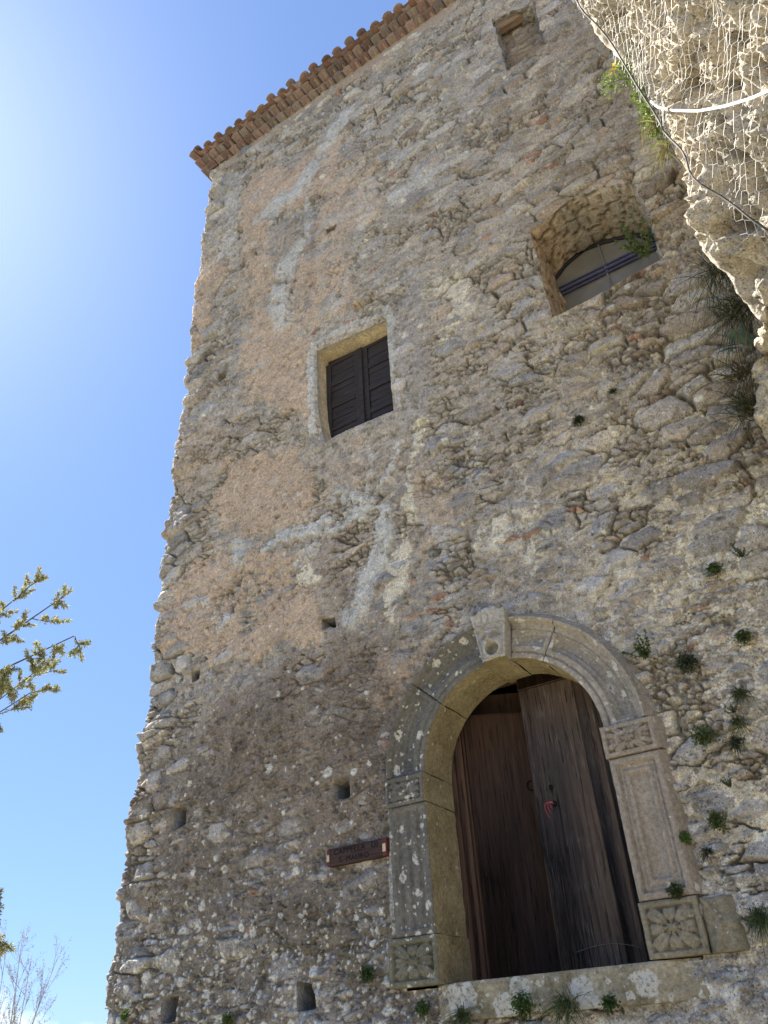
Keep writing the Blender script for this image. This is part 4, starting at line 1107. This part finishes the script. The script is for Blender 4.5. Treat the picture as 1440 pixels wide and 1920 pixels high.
ncol = int(3.0 / hexw); nrow = int((zi_top - zi_low + .9) / (hexh * .75))
idm = {}
def node(a, b_):
    if (a, b_) not in idm:
        idm[(a, b_)] = len(pts_s)
        # brick-like lattice pulled into hexagons
        s = b_ * hexh * .5 + (.018 if (a + b_) % 2 else -.018); t = a * hexw * .5
        pts_s.append(s); pts_t.append(t)
    return idm[(a, b_)]
for a in range(int(2 * ncol)):
    for b_ in range(int(nrow * 1.6)):
        segs.append((node(a, b_), node(a + 1, b_)))
        if (a + b_) % 2: segs.append((node(a, b_), node(a, b_ + 1)))
rs = np.random.RandomState(4)
ps_ = np.array(pts_s) + zi_low - .6; pt_ = np.array(pts_t) - .10
jit = fbm(ps_ * 2.5, pt_ * 2.5, 71, 3) * .05
ps_ = ps_ + jit + rs.normal(0, .004, len(ps_)); pt_ = pt_ + fbm(ps_ * 2.5, pt_ * 2.5, 75, 3) * .05 + rs.normal(0, .004, len(pt_))
# the lower hem of the net climbs away from the edge
hem = zi_low - .1 + .0 * pt_
offn = .055 + .045 * (fbm(ps_ * 4, pt_ * 4, 81, 3) + .4) + rs.normal(0, .002, len(ps_))
NP = net_point(ps_, pt_, offn)
def wires(P, S, r, n=3):
    S = np.array(S); A = P[S[:, 0]]; Bq = P[S[:, 1]]
    D = Bq - A; L_ = np.linalg.norm(D, axis=1); ok = (L_ > 1e-4) & (L_ < .25); A, Bq, D = A[ok], Bq[ok], D[ok] / L_[ok][:, None]
    X = np.cross(D, np.array([.31, .52, .79])); X /= np.linalg.norm(X, axis=1, keepdims=True); Y = np.cross(D, X)
    V_ = []
    for k in range(n):
        w = 2 * math.pi * k / n; o = r * (math.cos(w) * X + math.sin(w) * Y); V_.append(A + o); V_.append(Bq + o)
    V_ = np.stack(V_, 1)      # (m, 2n, 3)
    base = np.arange(len(A))[:, None] * 2 * n
    Fq = [base + np.array([[2 * k, 2 * k + 1, (2 * k + 3) % (2 * n), (2 * k + 2) % (2 * n)]]) for k in range(n)]
    return V_.reshape(-1, 3), np.concatenate(Fq)
rt_ = np.interp(ps_, [zi_low - .3, zi_low + .35, zi_low + 1.2, zi_top], [.62, .40, .18, .12]) - .10 + .05 * fbm(ps_ * 5, ps_ * 0, 12, 3)
seg_ok = [(a, b_) for a, b_ in segs if pt_[a] > rt_[a] and pt_[b_] > rt_[b_]]
Vw, Fw = wires(NP, seg_ok, .0013)
net = empty('rockfall_netting', SIL[12], 'galvanised hexagonal wire netting draped over the sunlit cliff', 'netting')
M_ZINC = plain_mat('galvanised_wire', (.24, .24, .235), .55, .3, .3, 30, 0)
mesh('wire_mesh', Vw, Fw, None, M_ZINC, net)
rope_s = np.linspace(zi_low - .7, zi_top + .6, 90)
rope_t = np.interp(rope_s, [zi_low - .3, zi_low + .35, zi_low + 1.2, zi_top], [.62, .40, .18, .12])
RP = net_point(rope_s, rope_t, .085 + .01 * fbm(rope_s * 2, rope_s * 0, 5))
b = MB(); b.tube(RP, .0065, 6); b.build('edge_cable', plain_mat('steel_cable', (.06, .055, .05), .7, .0), net)
# white pipe clipped across the net
pw = [bp(1221, 190, -1.56), bp(1234, 201, -1.68), bp(1262, 207, -1.80), bp(1310, 208, -1.95), bp(1360, 199, -2.10), bp(1410, 184, -2.25), bp(1450, 166, -2.4), bp(1520, 120, -2.7)]
b = MB(); b.tube(resample(pw, 40), .0082, 10); cable = b.build('cable_pipe', plain_mat('white_plastic_pipe', (.78, .77, .74), .4, 0, .05)); props(cable, 'white plastic pipe bent across the netting on the cliff', 'pipe')

# ------------------------------------------------------------------ plants
M_LEAF = attr_mat('leaf', .6, .35, 0, 30); M_GRASS = attr_mat('grass_blade', .7, .25, 0, 20); M_TWIG = plain_mat('twig_bark', (.10, .085, .07), .9)
def leaf_quad(mbx, P, D, N_, L_, W_, col, bend=.25):
    D = D / np.linalg.norm(D); S = np.cross(D, N_); S /= (np.linalg.norm(S) + 1e-9); N_ = np.cross(S, D)
    V_ = [P, P + D * L_ * .45 + S * W_ * .5 + N_ * bend * W_, P + D * L_ * .45 - S * W_ * .5 + N_ * bend * W_, P + D * L_ * .5, P + D * L_ - N_ * bend * W_]
    mbx.add(V_, (), [[0, 3, 1], [0, 2, 3], [1, 3, 4], [3, 2, 4]], col)
def rdir(rg, base, spread):
    d = np.array(base, float) + rg.normal(0, spread, 3); return d / np.linalg.norm(d)
plant_no = [0]
def tuft(px, py, Y, size, kind, label, name='wall_plant', n=None, green=(.055, .085, .030), cat='plant', out=(0, -1, .35), group=None):
    plant_no[0] += 1; rg = np.random.RandomState(plant_no[0] * 13 + 5)
    P = bp(px, py, Y); b = MB(); st = MB(); green = np.array(green) * np.array([1.15, 1.15, 1.3])
    if name == 'wall_plant': size *= .82
    if kind == 'leafy':
        n = n or int(190 + 1700 * size)
        for k in range(n):
            d = rdir(rg, out, .8); r = size * rg.uniform(.05, 1.0) ** .7 * .42
            q = P + d * r * np.array([1.1, .9, 1.0]) + rg.normal(0, size * .09, 3) * np.array([1, .4, 1])
            leaf_quad(b, q, rdir(rg, d, .8), rdir(rg, (0, -1, 1), .6), rg.uniform(.012, .024), rg.uniform(.010, .018), green * rg.uniform(.6, 1.6) * np.array([rg.uniform(.8, 1.35), 1, rg.uniform(.7, 1.1)]))
    elif kind == 'grass':
        n = n or int(130 + 700 * size)
        for k in range(n):
            d = rdir(rg, out, .55); Ln = size * rg.uniform(.5, 1.2); w = rg.uniform(.002, .0042)
            q = P + rg.normal(0, size * .16, 3) * np.array([1, .2, .7]); s = rdir(rg, (1, 0, 0), .5)
            t = np.linspace(0, 1, 5); line = q + d[None] * (Ln * t)[:, None] + np.array([0, 0, -1]) * (Ln * .55 * t ** 2)[:, None]
            ww = (w * (1 - t * .9))[:, None]; V_ = np.concatenate([line - s * ww, line + s * ww])
            dry = rg.rand() < .25; c = (np.array([.22, .18, .09]) if dry else green) * rg.uniform(.6, 1.5)
            b.add(V_, [[k2, k2 + 1, 5 + k2 + 1, 5 + k2] for k2 in range(4)], (), c)
    elif kind == 'stems':
        for k in range(n or 9):
            d = rdir(rg, out, .42); Ln = size * rg.uniform(.55, 1.0); t = np.linspace(0, 1, 7)
            line = P + d[None] * (Ln * t)[:, None] + np.array([0, 0, 1]) * (Ln * .25 * t ** 2)[:, None]
            b.tube(line, .0022, 4, green * 1.3)
            for q in line[1:]:
                for _ in range(5): leaf_quad(b, q, rdir(rg, d, .9), rdir(rg, (0, -1, 1), .6), size * rg.uniform(.10, .2), size * rg.uniform(.05, .09), green * rg.uniform(.7, 1.5))
    elif kind == 'broad':
        for k in range(n or 7):
            d = rdir(rg, out, .5); q = P + rg.normal(0, size * .1, 3)
            leaf_quad(b, q, d, rdir(rg, (0, -1, .6), .3), size * rg.uniform(.6, 1), size * rg.uniform(.28, .4), green * rg.uniform(.8, 1.3), .1)
    o = b.build(name, M_GRASS if kind == 'grass' else M_LEAF, None, False, True)
    o['label'] = label; o['category'] = cat
    o['group'] = group or {'wall_plant': 'plants rooted in the wall joints', 'grass_tuft': 'grass tufts along the cliff'}.get(name, '')
    if not o['group']: del o['group']
    return o
G2 = (.075, .105, .035); DK = (.040, .058, .030); BR = (.13, .19, .035)
W = 'wall plants on the right of the doorway'
R_ = -.035
for a in [
    (1340, 1070, R_, .13, 'leafy', 'small dark round plant high on the wall, upper one of two under the rock', G2),
    (1392, 1045, R_, .12, 'stems', 'small plant at the right edge of the wall under the rock', G2),
    (1395, 1197, R_, .12, 'leafy', 'compact round green plant at the right edge level with the arch top', G2),
    (1290, 1245, R_, .17, 'leafy', 'dense dark green bush on the wall just right of the arch', DK),
    (1215, 1232, R_ - .02, .22, 'stems', 'sparse straggling plant growing over the outer edge of the arch', G2),
    (1390, 1302, R_, .13, 'grass', 'thin grassy tuft on the wall right of the arch', G2),
    (1376, 1336, R_, .10, 'stems', 'tiny brownish green plant, middle of the row below the thin tuft', (.08, .085, .04)),
    (1385, 1355, R_, .11, 'grass', 'low spreading tuft just above the widest green plant', G2),
    (1322, 1385, R_, .19, 'leafy', 'widest green plant on the wall beside the right impost', G2),
    (1380, 1394, R_, .12, 'grass', 'dark grassy tuft to the right of the widest green plant', DK),
    (1345, 1540, R_, .13, 'leafy', 'green plant on the wall beside the middle of the right jamb', G2),
    (1370, 1476, R_, .09, 'stems', 'small plant above the green one beside the right jamb', G2),
    (1285, 1572, R_, .08, 'leafy', 'bright small plant touching the edge of the right jamb', (.08, .13, .03)),
    (1326, 1597, R_, .08, 'grass', 'faint dark plant low beside the right jamb', DK),
    (1268, 1672, -.06, .10, 'leafy', 'flat green moss cushion at the foot of the right jamb', (.06, .08, .03)),
    (1425, 1722, R_, .18, 'grass', 'bushy green grass tuft at the right edge beside the carved flower block', (.06, .10, .03)),
    (1085, 790, R_, .11, 'leafy', 'single dark sprig in the middle of the wall below the arched window', DK),
    (690, 1828, R_, .12, 'leafy', 'small ivy sprig on the stones left of the door', (.04, .075, .025)),
    (985, 1888, -.14, .19, 'leafy', 'leafy green clump under the middle of the threshold', (.05, .09, .025)),
    (1062, 1884, -.14, .20, 'grass', 'grass clump under the threshold right of the leafy clump', (.06, .10, .03)),
    (870, 1905, -.12, .16, 'grass', 'grass tuft under the left end of the threshold', (.06, .10, .03)),
    (795, 1893, -.06, .11, 'leafy', 'small green plant at the foot of the left carved block', (.05, .09, .025)),
    (1145, 1884, -.14, .10, 'leafy', 'small green plant under the right end of the threshold', (.05, .09, .025)),
    (430, 1915, -.05, .12, 'leafy', 'bright green sprig at the bottom of the wall between two holes', (.09, .14, .04)),
    (236, 1905, -.05, .10, 'leafy', 'green sprig at the bottom left corner of the wall', (.09, .14, .04)),
    (1150, 735, R_, .08, 'grass', 'wisp of grass in a joint below the arched window', G2),
]:
    tuft(a[0], a[1], a[2], a[3], a[4], a[5], green=a[6])
tuft(1218, 480, .10, .34, 'stems', 'leggy yellow-green plant growing in the arched window', 'window_plant', 14, (.13, .17, .06), out=(-.5, -.7, .7))
tuft(1352, 500, -.55, .42, 'grass', 'dark grass hanging in the cleft, topmost tuft under the cliff', 'grass_tuft', 260, DK, out=(-.3, -.5, -.3))
tuft(1392, 575, -.45, .42, 'grass', 'dark grass deep in the cleft, middle tuft under the cliff', 'grass_tuft', 260, DK, out=(-.3, -.5, -.3))
tuft(1398, 700, -.20, .34, 'grass', 'dry straw-coloured grass in the cleft beside the cliff', 'grass_tuft', 180, (.12, .10, .05), out=(-.4, -.6, .1))
tuft(1405, 770, -.15, .34, 'grass', 'dark green grass tuft, lowest one in the cleft', 'grass_tuft', 220, DK, out=(-.4, -.6, .5))
tuft(1408, 650, -.35, .26, 'broad', 'blue-green broad-leaved plant in the cleft under the cliff', 'broad_leaf_plant', 8, (.12, .19, .13), out=(-.5, -.6, .4))
# flowering bush hanging from the edge of the cliff
def hanging(pxs, size, label, n):
    plant_no[0] += 1; rg = np.random.RandomState(900 + plant_no[0]); b = MB(); fl = MB()
    for k in range(n):
        t = rg.rand(); i = t * (len(pxs) - 1); i0 = min(int(i), len(pxs) - 2); f = i - i0
        q = np.array(bp(*pxs[i0])) * (1 - f) + np.array(bp(*pxs[i0 + 1])) * f + rg.normal(0, size, 3)
        leaf_quad(b, q, rdir(rg, (-.4, -.3, .2), .8), rdir(rg, (-.3, -.6, .7), .6), rg.uniform(.02, .04), rg.uniform(.012, .02), np.array(BR) * rg.uniform(.55, 1.4))
    e = b.build('cliff_bush', M_LEAF, None, False, True); e['label'] = label; e['category'] = 'plant'; return e
e1_ = hanging([(1178, 118, -1.5), (1192, 165, -1.48), (1212, 205, -1.45), (1225, 235, -1.43), (1240, 262, -1.42)], .028, 'bright green creeping plant along the edge of the cliff', 620)
e2_ = hanging([(1180, 125, -1.5), (1160, 140, -1.52), (1145, 158, -1.54), (1135, 160, -1.55)], .035, 'bright green bush with yellow flowers sticking out from the cliff edge', 200)
rg = np.random.RandomState(5)
for (fx, fy) in ((1152, 122), (1157, 128), (1150, 131), (1163, 119), (1146, 140)):
    b = MB(); c = np.array(bp(fx, fy, -1.53))
    for k in range(6): leaf_quad(b, c, rdir(rg, (0, -1, .2), .9), rdir(rg, (0, -1, 0), .3), .022, .014, (.75, .60, .04))
    fo = b.build('flower', M_LEAF, None, False, True); fo.parent = e2_
b = MB(); pst = [bp(1185, 150, -1.46), bp(1165, 148, -1.5), bp(1140, 158, -1.54)]; b.tube(resample(pst, 8), .003, 5); so = b.build('stem', M_TWIG); so.parent = e2_
tuft(1225, 232, -1.45, .22, 'grass', 'dry hanging grass strands below the creeping plant on the cliff edge', 'grass_tuft', 70, (.22, .20, .08), out=(-.5, -.2, -.2))
tuft(1247, 278, -1.43, .18, 'grass', 'dry grass tuft at the lower end of the creeping plant', 'grass_tuft', 60, (.20, .19, .07), out=(-.5, -.2, -.3))

# ------------------------------------------------------------------ trees to the left
M_BARK = plain_mat('bark', (.085, .070, .055), .95, 0, .4, 20, .01)
def grow_branch(rg, tw, lv, P, D, Ln, R0, depth, spec):
    n = 7; pts = [np.array(P, float)]; d = np.array(D, float); d /= np.linalg.norm(d)
    for k in range(n):
        d = d + rg.normal(0, spec['wob'], 3) + np.array([0, 0, spec['up']]); d /= np.linalg.norm(d)
        pts.append(pts[-1] + d * Ln / n)
    pts = np.array(pts); tw.tube(pts, np.linspace(R0, R0 * .5, n + 1), 5)
    if depth == 0 or depth == 1:
        for q in pts[2:]:
            for _ in range(spec['leaves'] if depth == 0 else spec['leaves'] // 3):
                c = np.array(spec['col']) * rg.uniform(.55, 1.5) * np.array([rg.uniform(.85, 1.3), 1, rg.uniform(.7, 1.1)])
                leaf_quad(lv, q + rg.normal(0, .012, 3), rdir(rg, d, .8), rdir(rg, (0, 0, 1), .7), rg.uniform(*spec['ll']), rg.uniform(*spec['lw']), c)
    if depth > 0:
        for k in range(spec['kids'][depth]):
            q = pts[rg.randint(2, n + 1)]; dd = rdir(rg, d, spec['spread']); grow_branch(rg, tw, lv, q, dd, Ln * rg.uniform(.45, .7), R0 * .5, depth - 1, spec)
TY = 1.2
oak = empty('oak_tree', tuple(np.array(bp(-420, 1700, TY)) * np.array([1, 1, 0])), 'leafy evergreen oak reaching its branches in from the left', 'tree')
tw = MB(); lv = MB(); rg = np.random.RandomState(21)
spec = dict(wob=.10, up=.03, leaves=12, col=(.25, .27, .14), ll=(.035, .065), lw=(.014, .022), kids={1: 5, 2: 5, 3: 4}, spread=.55)
tb = np.array(bp(-420, 1700, TY)); trunk_pts = resample([(tb[0], TY, 0), (tb[0] + .1, TY, 2.0), (tb[0] - .05, TY, 4.0), (tb[0] + .1, TY, 7.0)], 14)
tw.tube(trunk_pts, np.linspace(.16, .06, 14), 9)
for (pxa, pya, pxb, pyb, r) in ((-300, 1420, 95, 1135, .022), (-300, 1400, 140, 1192, .020), (-260, 1500, 55, 1300, .018), (-300, 1380, 50, 1105, .02), (-280, 1850, 0, 1735, .016), (-200, 1450, 85, 1245, .014)):
    A = np.array(bp(pxa, pya, TY)); Bq = np.array(bp(pxb, pyb, TY - .3)); root = trunk_pts[np.argmin(np.abs(trunk_pts[:, 2] - A[2] + .8))]
    pts = resample([root, A, (A + Bq) / 2 + rg.normal(0, .06, 3), Bq], 16); tw.tube(pts, np.linspace(r * 1.6, r * .35, 16), 6)
    d0 = (Bq - A) / np.linalg.norm(Bq - A)
    for k in range(7, 16):
        grow_branch(rg, tw, lv, pts[k], rdir(rg, d0, .5), .42 * (1.15 - .03 * k), r * .42, 1, spec)
tw.build('trunk', M_BARK, oak); lv.build('crown', M_LEAF, oak, False, True)
SY = 3.0
shrub = empty('bare_shrub', tuple(np.array(bp(40, 2010, SY)) * np.array([1, 1, 0])), 'thin leafless pale shrub in the lower left corner', 'shrub')
tw = MB(); lv = MB(); rg = np.random.RandomState(8)
spec = dict(wob=.07, up=.06, leaves=3, col=(.16, .16, .12), ll=(.02, .035), lw=(.006, .010), kids={1: 4, 2: 5}, spread=.38)
for (xa, xb, yb) in ((10, 45, 1735), (25, 60, 1790), (40, 110, 1790), (-20, 15, 1760), (45, 85, 1840), (20, 30, 1830)):
    A = np.array(bp(xa, 2010, SY)); A[2] = 0; Bq = np.array(bp(xb, yb, SY)); M0 = np.array(bp(xa + 5, 1960, SY))
    pts = resample([A, M0, Bq], 14); tw.tube(pts, np.linspace(.014, .003, 14), 5)
    d0 = (Bq - M0) / np.linalg.norm(Bq - M0)
    for k in range(5, 13): grow_branch(rg, tw, lv, pts[k], rdir(rg, d0, .4), .40, .004, 1, spec)
tw.build('branches', plain_mat('pale_bark', (.30, .28, .27), .9), shrub); lv.build('buds', M_LEAF, shrub, False, True)

# ------------------------------------------------------------------ ground
gx, gy = np.meshgrid(np.concatenate([np.linspace(-900, -20, 30), np.linspace(-19, 19, 150), np.linspace(20, 900, 30)]),
                     np.concatenate([np.linspace(-900, -16, 30), np.linspace(-15, 15, 130), np.linspace(16, 900, 30)]))
bank = 1.30 * sstep(-2.6, -.2, gy) * sstep(-7.5, -5.2, gx) * sstep(9, 6, gx)
gz_ = bank + .06 * fbm(gx * .8, gy * .8, 3, 4) - .05 - 25 * sstep(15, 300, np.hypot(gx, gy))
def ground_mat():
    m, N, L, P = new_mat('dry_earth_and_grass')
    v = obj_coord(N, L); a = nnoise(N, L, v, 1.2, 6, .6); b = nnoise(N, L, v, 14, 5, .65)
    c = nmix(N, L, nrange(N, L, a, .42, .6), (.30, .25, .175), (.12, .13, .055)); c = nmix(N, L, nrange(N, L, b, .4, .7, 0, .5), c, (.38, .33, .25))
    L.new(c, P.inputs['Base Color']); P.inputs['Roughness'].default_value = .95; L.new(nbump(N, L, b, .8, .03), P.inputs['Normal']); return m
g = mesh('ground', np.stack([gx, gy, gz_], -1).reshape(-1, 3), grid_faces(*gx.shape), None, ground_mat()); props(g, 'dry earth and grass at the foot of the chapel', 'ground', None, 'structure')
